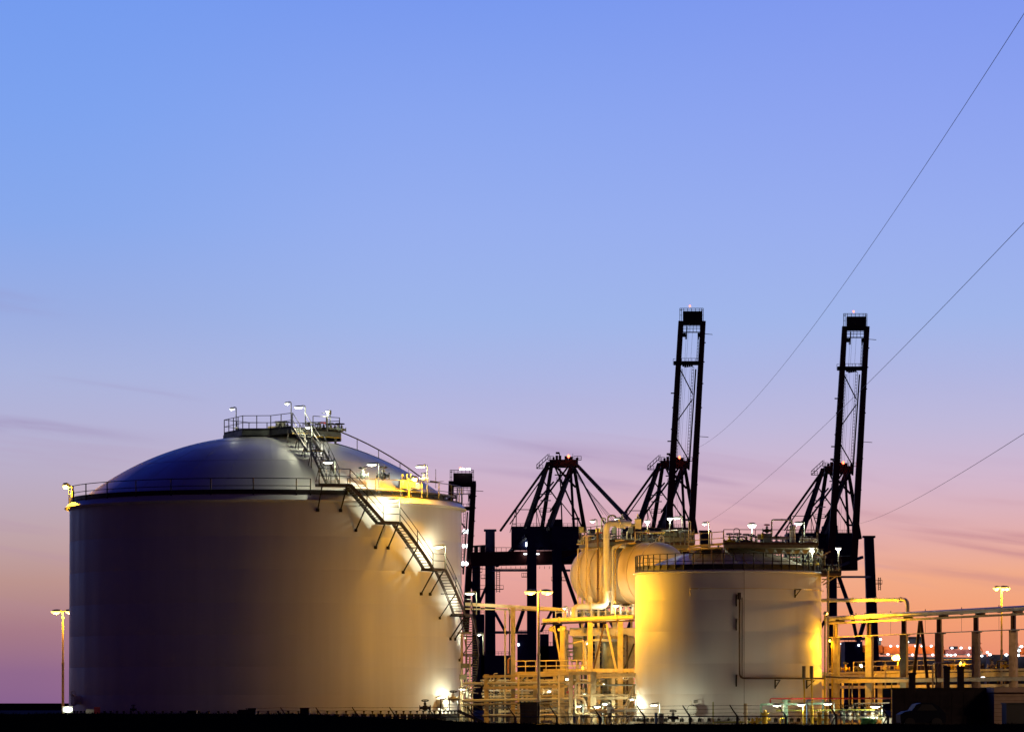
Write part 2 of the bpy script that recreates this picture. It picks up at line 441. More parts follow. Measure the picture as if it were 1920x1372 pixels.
# chain link: thin diagonal wires between the posts
b = MB()
for i in range(nf):
    a, c = tops[i], tops[i + 1]
    for j in range(14):
        u0, u1 = j / 14, (j + 6) / 14
        if u1 <= 1:
            b.beam(a.lerp(c, u0), a.lerp(c, u1) - Vector((0, 0, 1.15)), 0.003); b.beam(a.lerp(c, u1), a.lerp(c, u0) - Vector((0, 0, 1.15)), 0.003)
b.build('chain_link_mesh', rail_m, fe)
i = 6
b = MB()
for j in (3, 4):
    b.cyl(tops[j], tops[j] + fd * 1.5 - Vector((0, 0, 1.6)), 0.025, 6)
b.build('brace', rail_m, fe)
# ============================================================ the large storage tank
T1 = Vector(((499 - 960) * 285 / F, 285, 0)); R1 = 14.2
def pol(T, th, r, z): th = math.radians(th); return Vector((T.x + r * math.sin(th), T.y - r * math.cos(th), z))
tank = thing('storage_tank', 'huge white domed storage tank with stairs climbing its wall', 'storage tank', T1)
courses = [0.0, 1.95, 3.9, 6.1, 8.3, 10.6, 12.9, 15.34]
for i, (a, c) in enumerate(zip(courses[:-1], courses[1:])):
    r = R1 - 0.009 * i
    MB().lathe(T1, [(r, a), (r, c - 0.02), (r - 0.009, c)], 160).build('shell_course', M_TANK, tank)
# flared rim below the walkway
MB().lathe(T1, [(R1 - 0.02, 15.22), (R1 + 0.05, 15.30), (14.5, 15.34), (14.52, 15.38), (14.44, 15.44), (14.2, 15.70), (14.12, 15.78), (13.4, 15.86)], 160).build('roof_rim', M_DOME, tank)
# dome
h_, a_ = 5.15, 13.85
RS = (a_ * a_ + h_ * h_) / (2 * h_); ZD = 15.55 + h_ - RS
def dome_z(r): return ZD + math.sqrt(max(0, RS * RS - r * r))
prof = [(max(0.01, a_ * (1 - i / 40)), dome_z(a_ * (1 - i / 40))) for i in range(41)]
dm = MB().lathe(T1, prof, 160).build('dome', M_DOME, tank)
for k in range(24):
    th = k * 15 + 6; b = MB()
    pts = [pol(T1, th, r, dome_z(r) + 0.002) for r in [13.7 - 0.5 * j for j in range(25)]]
    b.tube(pts, 0.006, 4); b.build('roof_seam', M_DOME, dm)
b = MB()
for rr in (5.2, 9.6):
    b.tube([pol(T1, 3 * j, rr, dome_z(rr) + 0.002) for j in range(121)], 0.010, 4)
b.build('roof_seam', M_DOME, dm)
# walkway guard rail round the rim
wk = MB().lathe(T1, [(13.35, 15.84), (14.18, 15.84), (14.18, 15.80), (13.35, 15.80)], 120).build('walkway', M_RAIL, tank)
MB().lathe(T1, [(14.10, 15.82), (14.12, 16.10), (14.15, 16.10), (14.15, 15.82)], 120, a0=math.radians(-100), a1=math.radians(27)).build('kick_plate', M_RAIL, tank)
ring = [pol(T1, -96 + 4.0 * j, 14.18, 15.80) for j in range(29)]
railing(tank, ring, 1.06, 2.2, M_RAIL, 0.03, toe=True, pr=0.042, hang=0.08)
ring2 = [pol(T1, 27 + 4.5 * j, 14.18, 15.80) for j in range(16)]
railing(tank, ring2, 1.15, 2.1, M_GALV, 0.026, toe=False, pr=0.038, hang=0.05)
# inner rail of the wider service walkway on the right hand side
sw = MB()
for j in range(14):
    a0, a1 = 28 + 4 * j, 32 + 4 * j
    p = [pol(T1, a0, 12.2, 16.28), pol(T1, a0, 13.8, 16.28), pol(T1, a1, 13.8, 16.28), pol(T1, a1, 12.2, 16.28)]
    sw.add(p + [q - Vector((0, 0, 0.1)) for q in p], [(0, 1, 2, 3), (7, 6, 5, 4), (0, 4, 5, 1), (1, 5, 6, 2), (2, 6, 7, 3), (3, 7, 4, 0)])
    sw.cyl(pol(T1, a0, 13.6, 15.8), pol(T1, a0, 13.6, 16.2), 0.04, 6); sw.cyl(pol(T1, a0, 12.4, 16.0), pol(T1, a0, 12.4, 16.2), 0.04, 6)
sw.build('service_walkway', M_GALV, tank)
# anchor bolt chairs round the foot
def chair_mb(bb, th):
    pass
for k in range(62):
    th = -84 + k * 168 / 61
    p = pol(T1, th, R1 + 0.16, 0)
    key = 'anchor'
    o = inst('anchor_chair', key, lambda bb: (bb.box((0, 0, 0.62), (0.30, 0.30, 0.05)), bb.box((-0.11, 0, 0.3), (0.025, 0.30, 0.6)), bb.box((0.11, 0, 0.3), (0.025, 0.30, 0.6)),
             bb.cyl((0, 0, 0.5), (0, 0, 0.86), 0.045, 6), bb.cyl((0, 0, 0.76), (0, 0, 0.86), 0.085, 6)), M_RAIL, tank, p)
    o.rotation_euler = (0, 0, math.radians(th))
MB().lathe(T1, [(R1 + 0.5, 0.02), (R1 + 0.5, 0.16), (R1 - 0.1, 0.16)], 120).build('base_plate', M_CONC, tank)
def manway(T, R, th, z, r, parent, m, name='manway'):
    n = pol(T, th, 1, 0) - T; n.z = 0; n.normalize()
    c = T + n * (R - 0.02) + Vector((0, 0, z)); b = MB()
    b.lathe(c, [(r * 0.8, 0), (r * 0.8, 0.42), (r * 1.02, 0.42), (r * 1.02, 0.50), (r * 1.0, 0.51), (r * 1.0, 0.58), (0.01, 0.58)], 20, n)
    mw = b.build(name, m, parent)
    bo = MB(); t_ = n.cross(Vector((0, 0, 1)))
    for k in range(16):
        a = 2 * math.pi * k / 16; q = c + (t_ * math.cos(a) + Vector((0, 0, 1)) * math.sin(a)) * r * 0.92
        bo.cyl(q + n * 0.40, q + n * 0.64, 0.028, 5)
    bo.build('bolt_ring', M_RAIL, mw)
    hb = MB(); hb.tube([c + n * 0.3 + t_ * r * 0.5 + Vector((0, 0, r)), c + n * 0.4 + t_ * r * 0.5 + Vector((0, 0, r + 0.22)), c + n * 0.7 + Vector((0, 0, r + 0.2)), c + n * 0.7 + Vector((0, 0, r * 0.6))], 0.03, 6)
    hb.build('davit', m, mw); return mw
manway(T1, R1, -64.0, 1.62, 0.40, tank, M_TANK)
manway(T1, R1, 62.5, 1.35, 0.42, tank, M_TANK)

# ============================================================ spiral stairs on the tank wall
st = thing('stairway', 'steel stairway with landings winding down the big tank wall', 'stairway', pol(T1, 90, 15, 0))
RI, RO = 14.55, 15.40
LZ = [(21.4, 16.45), (38.0, 13.95), (55.6, 10.82), (72.6, 7.72), (89.5, 4.95), (106.5, 2.1)]
HS = 2.7
M_STR = mat('stair_steel', (0.06, 0.045, 0.036), 0.5, 0.2, 0.35, 2.0)
def stair_tread(bb): bb.box((0, 0, 0), (0.85, 0.24, 0.03)); bb.box((0, -0.12, -0.01), (0.85, 0.012, 0.05))
lamps_at = []
outer = []
for i, (th, z) in enumerate(LZ):
    b = MB(); ps = []
    hs = HS if i else 4.2
    for a in (-hs, 0, hs): ps.append((pol(T1, th + a, RI - 0.2, z), pol(T1, th + a, RO, z)))
    for (p0, p1), (p2, p3) in zip(ps[:-1], ps[1:]):
        d = Vector((0, 0, 0.05)); b.add([p0, p1, p3, p2, p0 - d, p1 - d, p3 - d, p2 - d], [(0, 1, 2, 3), (7, 6, 5, 4), (0, 4, 5, 1), (1, 5, 6, 2), (2, 6, 7, 3), (3, 7, 4, 0)])
        b.beam(p1 - Vector((0, 0, 0.06)), p3 - Vector((0, 0, 0.06)), 0.06, 0.2); b.beam(p0 - Vector((0, 0, 0.06)), p2 - Vector((0, 0, 0.06)), 0.06, 0.2)
    ld = b.build('landing', M_STR, st)
    for a in (-hs * 0.8, hs * 0.8):
        s_ = MB(); s_.beam(pol(T1, th + a, RO - 0.05, z - 0.15), pol(T1, th + a, R1 + 0.02, z - 1.75), 0.075)
        s_.beam(pol(T1, th + a, R1, z - 0.12), pol(T1, th + a, RO, z - 0.12), 0.07)
        s_.box(pol(T1, th + a, R1 + 0.02, z - 1.75), (0.22, 0.08, 0.22))
        s_.build('support_strut', M_RAIL, st)
    outer += [pol(T1, th - hs, RO - 0.02, z), pol(T1, th + hs, RO - 0.02, z)]
    lamps_at.append(pol(T1, th + hs - 0.5, RO - 0.02, z))
    if i < len(LZ) - 1:
        th2, z2 = LZ[i + 1]; a0, a1 = th + hs, th2 - HS; n = 15
        fl = MB()
        for rr in (RI, RO):
            pts = [pol(T1, a0 + (a1 - a0) * k / 6, rr, z + (z2 - z) * k / 6 - 0.04) for k in range(7)]
            for p, q in zip(pts[:-1], pts[1:]): fl.beam(p, q, 0.05, 0.26)
        for tt in (0.02, 0.98): fl.beam(pol(T1, a0 + (a1 - a0) * tt, RI, z + (z2 - z) * tt - .06), pol(T1, a0 + (a1 - a0) * tt, RO, z + (z2 - z) * tt - .06), .05)
        f_o = fl.build('flight', M_STR, st)
        for k in range(n):
            tt = (k + 0.5) / n; aa = a0 + (a1 - a0) * tt
            o = inst('tread', 'tread', stair_tread, M_GALV, f_o, pol(T1, aa, (RI + RO) / 2, z + (z2 - z) * (k + 1) / (n + 1)))
            o.rotation_euler = (0, 0, math.radians(aa - 90) + math.pi / 2 + math.pi / 2 * 0)
            o.rotation_euler = (0, 0, math.radians(aa) + math.pi / 2)
        am = (a0 + a1) / 2; zm = (z + z2) / 2
        s_ = MB(); s_.beam(pol(T1, am, RO, zm - 0.1), pol(T1, am - 1.0, R1 + 0.02, zm - 1.85), 0.075); s_.beam(pol(T1, am, R1, zm - 0.14), pol(T1, am, RO, zm - 0.14), 0.06)
        s_.box(pol(T1, am - 1.0, R1 + 0.02, zm - 1.85), (0.2, 0.08, 0.2)); s_.build('support_strut', M_RAIL, st)
# last flight to the ground
th, z = LZ[-1]
fl = MB()
for rr in (RI, RO): fl.beam(pol(T1, th + HS, rr, z), pol(T1, th + 10, rr, 0.05), 0.05, 0.26)
fl.beam(pol(T1, th + HS, RI, z - .03), pol(T1, th + HS, RO, z - .03), .05); fl.beam(pol(T1, th + 10, RI, .05), pol(T1, th + 10, RO, .05), .05)
fo = fl.build('flight', M_STR, st)
for k in range(9):
    o = inst('tread', 'tread', stair_tread, M_GALV, fo, pol(T1, th + HS + (10 - HS) * (k + .5) / 9, (RI + RO) / 2, z * (1 - (k + 1) / 10))); o.rotation_euler = (0, 0, math.radians(th + 6) + math.pi / 2)
# rails following the stair: sloped rails and a post at each landing corner, mid flight too
g = MB()
fine = []
for i in range(len(outer) - 1):
    a, c = outer[i], outer[i + 1]
    ta = math.atan2(a.x - T1.x, T1.y - a.y); tc_ = math.atan2(c.x - T1.x, T1.y - c.y)
    for k in range(4):
        u = k / 4; tt = ta + (tc_ - ta) * u; fine.append(Vector((T1.x + (RO - .02) * math.sin(tt), T1.y - (RO - .02) * math.cos(tt), a.z + (c.z - a.z) * u)))
fine.append(outer[-1])
for hh in (1.05, 0.55): g.tube([p + Vector((0, 0, hh)) for p in fine], 0.027, 6)
gr = g.build('guard_rail', M_RAIL, st)
for i, p in enumerate(outer):
    inst('post', ('post', 1.15, 'stair'), lambda bb: bb.cyl((0, 0, -0.2), (0, 0, 1.05), 0.032, 6), M_RAIL, gr, p)
    if i % 2 == 1 and i < len(outer) - 1:
        c = outer[i + 1]; tt = (math.atan2(p.x - T1.x, T1.y - p.y) + math.atan2(c.x - T1.x, T1.y - c.y)) / 2
        inst('post', ('post', 1.15, 'stair'), None, M_RAIL, gr, Vector((T1.x + (RO - .02) * math.sin(tt), T1.y - (RO - .02) * math.cos(tt), (p.z + c.z) / 2)))

# ============================================================ stairs over the dome
ds = thing('stairway', 'steep steel stairs climbing over the dome to the roof platform', 'stairway', (T1.x + 4.6, T1.y - 11.5, 16.4))
A0 = Vector((T1.x + 2.25, T1.y - 6.0, 20.9)); A1 = Vector((T1.x + 3.45, T1.y - 9.2, 19.05)); A1b = Vector((T1.x + 3.75, T1.y - 10.0, 19.05)); A2 = Vector((T1.x + 5.0, T1.y - 13.6, 16.5))
side = Vector((0.937, 0.351, 0)).normalized()
for (p, q, nn) in ((A0, A1, 9), (A1b, A2, 12)):
    fl = MB()
    for s_ in (0, 0.95): fl.beam(p + side * s_, q + side * s_, 0.05, 0.24)
    for e_ in (p, q): fl.beam(e_, e_ + side * .95, .05)
    fo = fl.build('flight', M_STR, ds)
    for k in range(nn):
        o = inst('tread', 'tread95', lambda bb: bb.box((0, 0, 0), (0.92, 0.22, 0.03)), M_GALV, fo, p.lerp(q, (k + .5) / nn) + side * 0.475)
        o.rotation_euler = (0, 0, math.atan2(side.y, side.x))
b = MB(); b.add([A1, A1 + side * .95, A1b + side * .95, A1b, A1 - Vector((0, 0, .06)), A1 + side * .95 - Vector((0, 0, .06)), A1b + side * .95 - Vector((0, 0, .06)), A1b - Vector((0, 0, .06))],
    [(0, 1, 2, 3), (7, 6, 5, 4), (0, 4, 5, 1), (1, 5, 6, 2), (2, 6, 7, 3), (3, 7, 4, 0)]); b.build('landing', M_YEL, ds)
for s_, mm in ((0, M_RAIL), (0.95, M_RAIL)):
    g = MB(); pts = [A0, A1, A1b, A2]; pts = [p + side * s_ for p in pts]
    for hh in (1.05, 0.55): g.tube([p + Vector((0, 0, hh)) for p in pts], 0.028, 6)
    gg = g.build('guard_rail', mm, ds)
    for p in pts + [A0.lerp(A1, .5) + side * s_, A1b.lerp(A2, .33) + side * s_, A1b.lerp(A2, .66) + side * s_]:
        inst('post', ('dpost', mm.name), lambda bb: bb.cyl((0, 0, -0.1), (0, 0, 1.05), 0.03, 6), mm, gg, p)
for p in (A0.lerp(A1, .35), A0.lerp(A1, .8), A1b, A1b.lerp(A2, .5)):
    for s_ in (0.05, 0.9):
        q = p + side * s_; r = math.hypot(q.x - T1.x, q.y - T1.y); f_ = Vector((q.x - 0.25, q.y + 0.2, 0)); f_.z = dome_z(math.hypot(f_.x - T1.x, f_.y - T1.y)) - 0.02
        q2 = Vector((q.x, q.y, dome_z(r) - 0.02))
        b = MB(); b.beam(q, q2, 0.06); b.beam(q, f_, 0.05); b.build('support_strut', M_RAIL, ds)

# second ladder way down the far right side of the dome
lw = thing('stairway', 'long sloping walkway ladder down the right shoulder of the dome', 'stairway', (T1.x + 9.5, T1.y + 1.2, 17.5))
B0 = Vector((T1.x + 5.0, T1.y + 0.8, 20.25)); B1 = Vector((T1.x + 11.2, T1.y + 1.8, 17.75))
fl = MB()
pts = []
for k in range(9):
    p = B0.lerp(B1, k / 8); p.z = dome_z(math.hypot(p.x - T1.x, p.y - T1.y)) + 0.12; pts.append(p)
for dy in (0, 0.8): fl.tube([p + Vector((0, dy, 0)) for p in pts], 0.06, 6)
for k in range(30):
    u = (k + .5) / 30 * 8; i = int(u); p = pts[i].lerp(pts[i + 1], u - i); fl.beam(p, p + Vector((0, .8, 0)), 0.05)
fl.build('flight', M_RAIL, lw)
g = MB(); top = [p + Vector((0, 0, 1.0 - 0.09 * k)) for k, p in enumerate(pts)]
g.tube(top, 0.05, 6); gg = g.build('guard_rail', M_RUST, lw)
for k in (0, 2, 4, 6): inst('post', ('lpost', k), lambda bb: bb.cyl((0, 0, 0), (0, 0, 1.0 - .09 * k), 0.028, 6), M_GALV, gg, pts[k])

# ============================================================ roof platform
rp = thing('roof_platform', 'railed steel platform crowning the top of the big dome', 'platform', (T1.x + 1, T1.y - 1, 20.6))
poly = [(-3.15, 1.0), (-1.5, -3.2), (0.55, -3.4), (2.2, -5.9), (3.3, -5.6), (3.6, -3.0), (5.45, -1.2), (5.3, 2.0), (2.5, 4.0), (-1.5, 3.6)]
pp = [(T1.x + x, T1.y + y) for x, y in poly]
M_PLAT = mat('platform_steel', (0.15, 0.17, 0.16), 0.5, 0.2, 0.3, 2.0)
MB().prism(pp, 20.80, 20.90).build('deck', M_PLAT, rp)
b = MB(); 
for i in range(len(pp)):
    a, c = pp[i], pp[(i + 1) % len(pp)]
    b.beam((*a, 20.68), (*c, 20.68), 0.08, 0.30)
b.build('edge_beam', M_PLAT, rp)
b = MB()
for i in range(3, 8):
    a, c = pp[i], pp[(i + 1) % len(pp)]
    b.beam((*a, 20.49), (*c, 20.49), 0.10, 0.07)
b.build('yellow_edge', M_YEL, rp)
inn = [(T1.x + x * .985, T1.y + y * .985, 20.90) for x, y in poly]
railing(rp, inn[9:] + inn[0:4], 1.05, 1.25, M_RAIL, 0.026, pr=0.032)
railing(rp, inn[5:10], 1.05, 1.25, M_RAIL, 0.026, pr=0.032)
for (x, y) in [(-2.6, .5), (-1.9, -1.8), (-1.2, -2.9), (0.4, -3.2), (1.9, -5.5), (3.1, -5.3), (3.5, -2.6), (5.1, -1.0), (4.9, 1.8), (0, 0), (2.3, 3.6), (-1.2, 3.2)]:
    b = MB(); b.beam((T1.x + x, T1.y + y, dome_z(math.hypot(x, y)) - 0.03), (T1.x + x, T1.y + y, 20.8), 0.09)
    b.build('support_leg', M_WHITE if (x + y) % 2 > 1 else M_GALV, rp)

# ============================================================ the smaller storage tank
T2 = Vector(((1365.5 - 960) * 270 / F, 270, 0)); R2 = 6.42
t2 = thing('storage_tank', 'smaller white storage tank lit yellow on its left side', 'storage tank', T2)
cs = [0.0, 2.0, 4.05, 6.2, 8.3, 10.22]
for i, (a, c) in enumerate(zip(cs[:-1], cs[1:])):
    r = R2 - 0.012 * i
    MB().lathe(T2, [(r, a), (r, c - 0.02), (r - 0.009, c)], 128).build('shell_course', M_TANK, t2)
MB().lathe(T2, [(R2 - .02, 10.14), (R2 + .03, 10.18), (R2 + .13, 10.21), (R2 + .13, 10.25), (R2 + .05, 10.30), (R2 - .05, 10.34), (6.0, 10.38)], 128).build('roof_rim', M_DOME, t2)
h2, a2 = 1.62, 6.1; RS2 = (a2 * a2 + h2 * h2) / (2 * h2); ZD2 = 10.34 + h2 - RS2
def dome2_z(r): return ZD2 + math.sqrt(max(0, RS2 * RS2 - r * r))
d2 = MB().lathe(T2, [(max(.01, a2 * (1 - i / 24)), dome2_z(a2 * (1 - i / 24))) for i in range(25)], 128).build('dome', M_DOME, t2)
for k in range(20):
    MB().tube([pol(T2, k * 18 + 4, r, dome2_z(r) + .002) for r in [6.0 - .4 * j for j in range(14)]], 0.010, 4).build('roof_seam', M_RAIL, d2)
MB().lathe(T2, [(5.75, 10.40), (6.36, 10.40), (6.36, 10.36), (5.75, 10.36)], 100).build('walkway', M_RAIL, t2)
MB().lathe(T2, [(6.26, 10.38), (6.28, 10.72), (6.31, 10.72), (6.31, 10.38)], 100).build('kick_plate', M_RAIL, t2)
railing(t2, [pol(T2, -93 + 6.2 * j, 6.36, 10.36) for j in range(31)], 1.08, 1.05, M_RAIL, 0.03, toe=True, pr=0.042, hang=0.05)
railing(t2, [pol(T2, 110 + 9 * j, 6.36, 10.36) for j in range(16)], 1.08, 1.8, M_RUST, 0.022, toe=False, pr=0.03)
manway(T2, R2, -23.5, 0.95, 0.36, t2, M_WHITE)
MB().lathe(T2, [(R2 + .4, .02), (R2 + .4, .14), (R2 - .1, .14)], 100).build('base_plate', M_CONC, t2)
for k in range(30):
    th = -84 + k * 168 / 29; o = inst('anchor_chair', 'anchor2', lambda bb: (bb.box((0, 0, 0.3), (.2, .2, .04)), bb.box((-.08, 0, .2), (.02, .2, .36)), bb.box((.08, 0, .2), (.02, .2, .36)), bb.cyl((0, 0, .2), (0, 0, .44), .03, 6)), M_RAIL, t2, pol(T2, th, R2 + .1, 0)); o.rotation_euler = (0, 0, math.radians(th))
# name plate on the wall
n = pol(T2, -23, 1, 0) - T2; n.z = 0
MB().box(pol(T2, -23, R2 + .02, 1.50), (.28, .03, .2), Matrix.Rotation(math.radians(-23), 3, 'Z')).build('wall_plate', M_GALV, t2)
# stringer joints on the shell: the vertical seam and the conduit brackets
b = MB(); b.cyl(pol(T2, 6.2, R2 + .12, 0.1), pol(T2, 6.2, R2 + .12, 11.4), 0.014, 5); b.build('lightning_conductor', M_RUST, t2)
# drencher ring below the rim, with its left inlet leg
b = MB(); b.tube([pol(T2, -20 + 5 * j, R2 + .10, 9.06) for j in range(24)], 0.022, 5); b.tube([pol(T2, -26, R2 + .14, 8.6), pol(T2, -26, R2 + .14, 9.08), pol(T2, -21, R2 + .12, 9.08)], .05, 6); b.build('spray_ring', M_CREAM, t2)
def bracket(parent, T, R, th, z, out, drop, m=None, w=0.06):
    b = MB(); b.beam(pol(T, th, R, z), pol(T, th, R + out, z), w); b.beam(pol(T, th, R + .02, z - drop), pol(T, th, R + out * .95, z), w * .8); b.beam(pol(T, th, R + .03, z + .06), pol(T, th, R + .03, z - drop - .05), w * 1.6, w)
    return b.build('bracket', m or M_RAIL, parent)
bracket(t2, T2, R2, 41.0, 9.04, 0.6, 0.5)
# vent pipe standing off the wall, running down and away to the right
vp = thing('vent_pipe', 'brown pipe dropping down the small tank wall then turning right', 'pipe', pol(T2, 3, R2 + .5, 2.9))
p_top = pol(T2, 3.0, R2 + .60, 8.75); 
pipe_pts = [p_top, pol(T2, 3.0, R2 + .60, 3.06), pol(T2, 24, R2 + .62, 3.06), pol(T2, 44, R2 + .64, 3.06), pol(T2, 62, R2 + .8, 3.06), P(1545, 1268, 262.5), P(1620, 1270, 259), P(1712, 1271, 255)]
M_PIPEB = mat('brown_pipe_paint', (0.075, 0.042, 0.03), 0.4, 0, 0.3, 2.0)
MB().tube(bend(pipe_pts, 0.35), 0.062, 10).build('pipe_run', M_PIPEB, vp)
q = [p + Vector((.16, -.02, 0)) for p in pipe_pts[:2]]
MB().tube([p_top + Vector((.17, .05, -.3)), p_top + Vector((.17, .05, -5.7))], .03, 8).build('tracing_pipe', M_PIPEB, vp)
for z in (8.62, 7.0, 3.25):
    bracket(vp, T2, R2, 1.6, z, 0.62, 0.7)
for th in (26, 52): bracket(vp, T2, R2, th, 2.92, .7, .5)
MB().box(p_top + Vector((-.02, .1, -.2)), (.22, .3, .45)).build('pipe_cap', M_RAIL, vp)
# ============================================================ lamps
PWW, PWS = 0.24, 0.72      # white and sodium lamp power
def arm_lamp(label, head, z0, kind='w', power=900, length=0.75, sidex=1, group=None, post_m=None, tilt=0.0, lightit=True):
    """post with a short arm carrying a flat lantern; head = lantern centre"""
    head = Vector(head); px = head.x + sidex * (length * 0.5 + 0.12)
    r = thing('lamp_post', label, 'lamp', (px, head.y, z0), group)
    pm = post_m or M_GREY
    MB().tube(bend([(px, head.y, z0), (px, head.y, head.z + 0.13), (head.x + sidex * length * .3, head.y, head.z + 0.15)], 0.16), 0.035, 8).build('post', pm, r)
    h = MB(); h.ellip(head + Vector((0, 0, 0.02)), length / 2, 0.17, 0.13, 14, 4, 0.0, 1.0); h.build('housing', M_GREY, r)
    e = MB(); e.ellip(head + Vector((0, 0, 0.015)), length / 2 * .93, 0.155, 0.10, 14, 4, -1.0, -0.0); e.build('lens', E_WHT if kind == 'w' else E_SOD, r)
    if lightit: light(r, head - Vector((0, 0, 0.22)), WHT if kind == 'w' else SOD, power * (PWW if kind == 'w' else PWS), 0.14)
    return r
def bulb_lamp(label, head, z0, kind='w', power=600, rad=0.2, group=None):
    head = Vector(head); r = thing('lamp_post', label, 'lamp', (head.x, head.y, z0), group)
    MB().cyl((head.x, head.y, z0), head - Vector((0, 0, rad * .5)), 0.045, 8).build('post', M_GALV, r)
    MB().ellip(head + Vector((0, 0.05, rad * .35)), rad * 1.05, rad * .8, rad * .5, 12, 4, 0, 1).build('housing', M_GREY, r)
    MB().ellip(head + Vector((0, 0.05, rad * .33)), rad, rad * .75, rad * .85, 12, 5, -1, 0).build('lens', E_WHT if kind == 'w' else E_SOD, r)
    light(r, head - Vector((0, 0.12, rad * .9)), WHT if kind == 'w' else SOD, power * (PWW if kind == 'w' else PWS), 0.14)
    return r
def flood_lamp(label, head, z0, kind='o', power=600, aim=(-0.4, -1, -0.5), s=0.3, post_m=None, off=(0, 0.25), cone=None):
    """square floodlight on a bracketed post"""
    head = Vector(head); aim = Vector(aim).normalized(); r = thing('floodlight', label, 'floodlight', (head.x + off[0], head.y + off[1], z0))
    pm = post_m or M_YEL
    MB().tube([(head.x + off[0], head.y + off[1], z0), (head.x + off[0], head.y + off[1], head.z - .05), head - aim * .05], 0.05, 8).build('post', pm, r)
    R = aim.to_track_quat('Z', 'Y').to_matrix()
    MB().box(head, (s * 1.25, s * .8, s * .5), R).build('housing', M_GREY, r)
    MB().ellip(head + aim * (s * .27), s * .56, s * .3, s * .40, 14, 5).build('lens', E_SOD if kind == 'o' else E_WHT, r)
    light(r, head + aim * (s * .7), SOD if kind == 'o' else WHT, power * (PWS if kind == 'o' else PWW), 0.15, math.radians(cone) if cone else None, head + aim * 3, .5)
    return r
def street_lamp(label, px, py, Y, power, ang=0.12, hl=0.8, n=2, group=None, zbase=0.0, lensz=0.22, col=None, flood=None):
    top = P(px, py, Y); r = thing('street_lamp', label, 'street lamp', (top.x, top.y, zbase), group)
    b = MB(); b.tube([(top.x, Y, zbase), (top.x, Y, (top.z) * .52)], .11, 10, .10); b.tube([(top.x, Y, top.z * .52), (top.x, Y, top.z - .12)], .085, 10, .06); b.cyl((top.x, Y, top.z * .515), (top.x, Y, top.z * .53), .12, 10)
    b.build('pole', M_CREAM, r)
    MB().cyl((top.x - .2, Y, top.z - .02), (top.x + .2, Y, top.z - .02), .045, 8).build('cross_arm', M_GREY, r)
    heads = [-1, 1] if n == 2 else [-1, 1, 0.25]
    for s in heads:
        c = Vector((top.x + s * (hl * .5 + .14), Y - (0.0 if abs(s) == 1 else .5), top.z - .02))
        MB().ellip(c + Vector((-s * .05, 0, 0.0)), hl * .55, .2, .17, 14, 4, 0, 1).build('housing', M_GREY, r)
        MB().ellip(c + Vector((s * .04, 0, -.005)), hl * .5, .19, lensz, 14, 4, -1, 0).build('lens', E_SOD, r)
        if flood and s == 1: light(r, c - Vector((0, 0, .26)), col or SOD, flood[0] * PWS, .2, math.radians(flood[1]), c + Vector(flood[2]), .7)
        else: light(r, c - Vector((0, 0, .26)), col or SOD, power / n * PWS, .2)
    return r
# sodium street lamps
street_lamp('twin headed street lamp glowing left of the huge tank', 118, 1145, 318, 6500, group=None)
street_lamp('twin headed street lamp between the two storage tanks', 1010, 1108, 268.5, 7200, flood=(13000, 165, (.75, .62, .06)))
street_lamp('tall slim mast with three lamp heads behind the pipe bridge at right', 1878, 1101, 330, 5200, hl=.55, n=3)
# a twin lamp of the same kind stands on the service road just right of the frame
street_lamp('twin headed street lamp on the service road beyond the right edge', 1995, 1085, 262, 4600)
street_lamp('added second twin headed street lamp beyond the right edge, nearer', 2150, 1075, 228, 8800, col=(1.0, .55, .29))  # out of view, added for a broad warm wash on the big tank wall
street_lamp('low street lamp at the gate beyond the right edge', 2250, 1010, 118, 2000, zbase=-1.3, col=(1.0, .66, .42))
# landing lamps of the stairs
arm_lamp('white lamp on the top stair landing at the tank rim', pol(T1, 19.5, 14.6, 0) + Vector((0.25, 0, 17.95)), 16.45, power=900)
arm_lamp('white lamp on the second stair landing of the tank wall', pol(T1, 38.5, RO, 0) + Vector((-.05, 0, 15.45)), 13.9, power=1150, post_m=M_GREY)
arm_lamp('white lamp on the third stair landing of the tank wall', pol(T1, 56.0, RO, 0) + Vector((-.12, 0, 12.35)), 10.8, power=1150)
arm_lamp('white lamp on the fourth stair landing near the tank edge', pol(T1, 75.0, RO, 0) + Vector((-.1, 0, 9.2)), 7.7, power=800)
arm_lamp('white lamp on the fifth stair landing at the tank edge', pol(T1, 91.0, RO, 0) + Vector((-.05, 0, 6.35)), 4.9, power=500, length=.5)
arm_lamp('white lamp on the rim walkway right of the top stair landing', P(697, 871, 274.0), 15.9, power=1000)
arm_lamp('white lamp on the rim walkway beside the orange floodlight', P(788, 875, 277.5), 15.9, power=700)
# roof platform lamps
arm_lamp('small white lamp on the left corner of the roof platform', P(435, 767, 285), 20.85, power=130, length=.36, sidex=1, post_m=M_RAIL)
arm_lamp('small white lamp on a thin pole midway along the roof platform', P(538, 757, 281), 20.85, power=220, length=.36, sidex=1, post_m=M_RAIL)
arm_lamp('large white lamp over the head of the dome stairs', P(560, 764, 279.5), 20.85, power=550, length=.7, sidex=1)
bulb_lamp('round white lamp on the right part of the roof platform', P(614, 772, 283), 20.85, power=420, rad=.13)
arm_lamp('white lamp beside the upper flight of the dome stairs', P(577, 801, 277.5), 19.3, power=600, length=.36, sidex=1)
# flood lamps on the rim
flood_lamp('orange floodlight on the rim at the left edge of the huge tank', pol(T1, -86, 14.38, 17.1), 15.8, 'o', 4200, (-.45, -.35, -.9), .42, off=(.35, .3))
flood_lamp('orange floodlight glowing on the right part of the tank rim', pol(T1, 48, 14.72, 17.1), 15.8, 'o', 3800, (.45, -.5, -.8), .36, off=(-.36, .42))
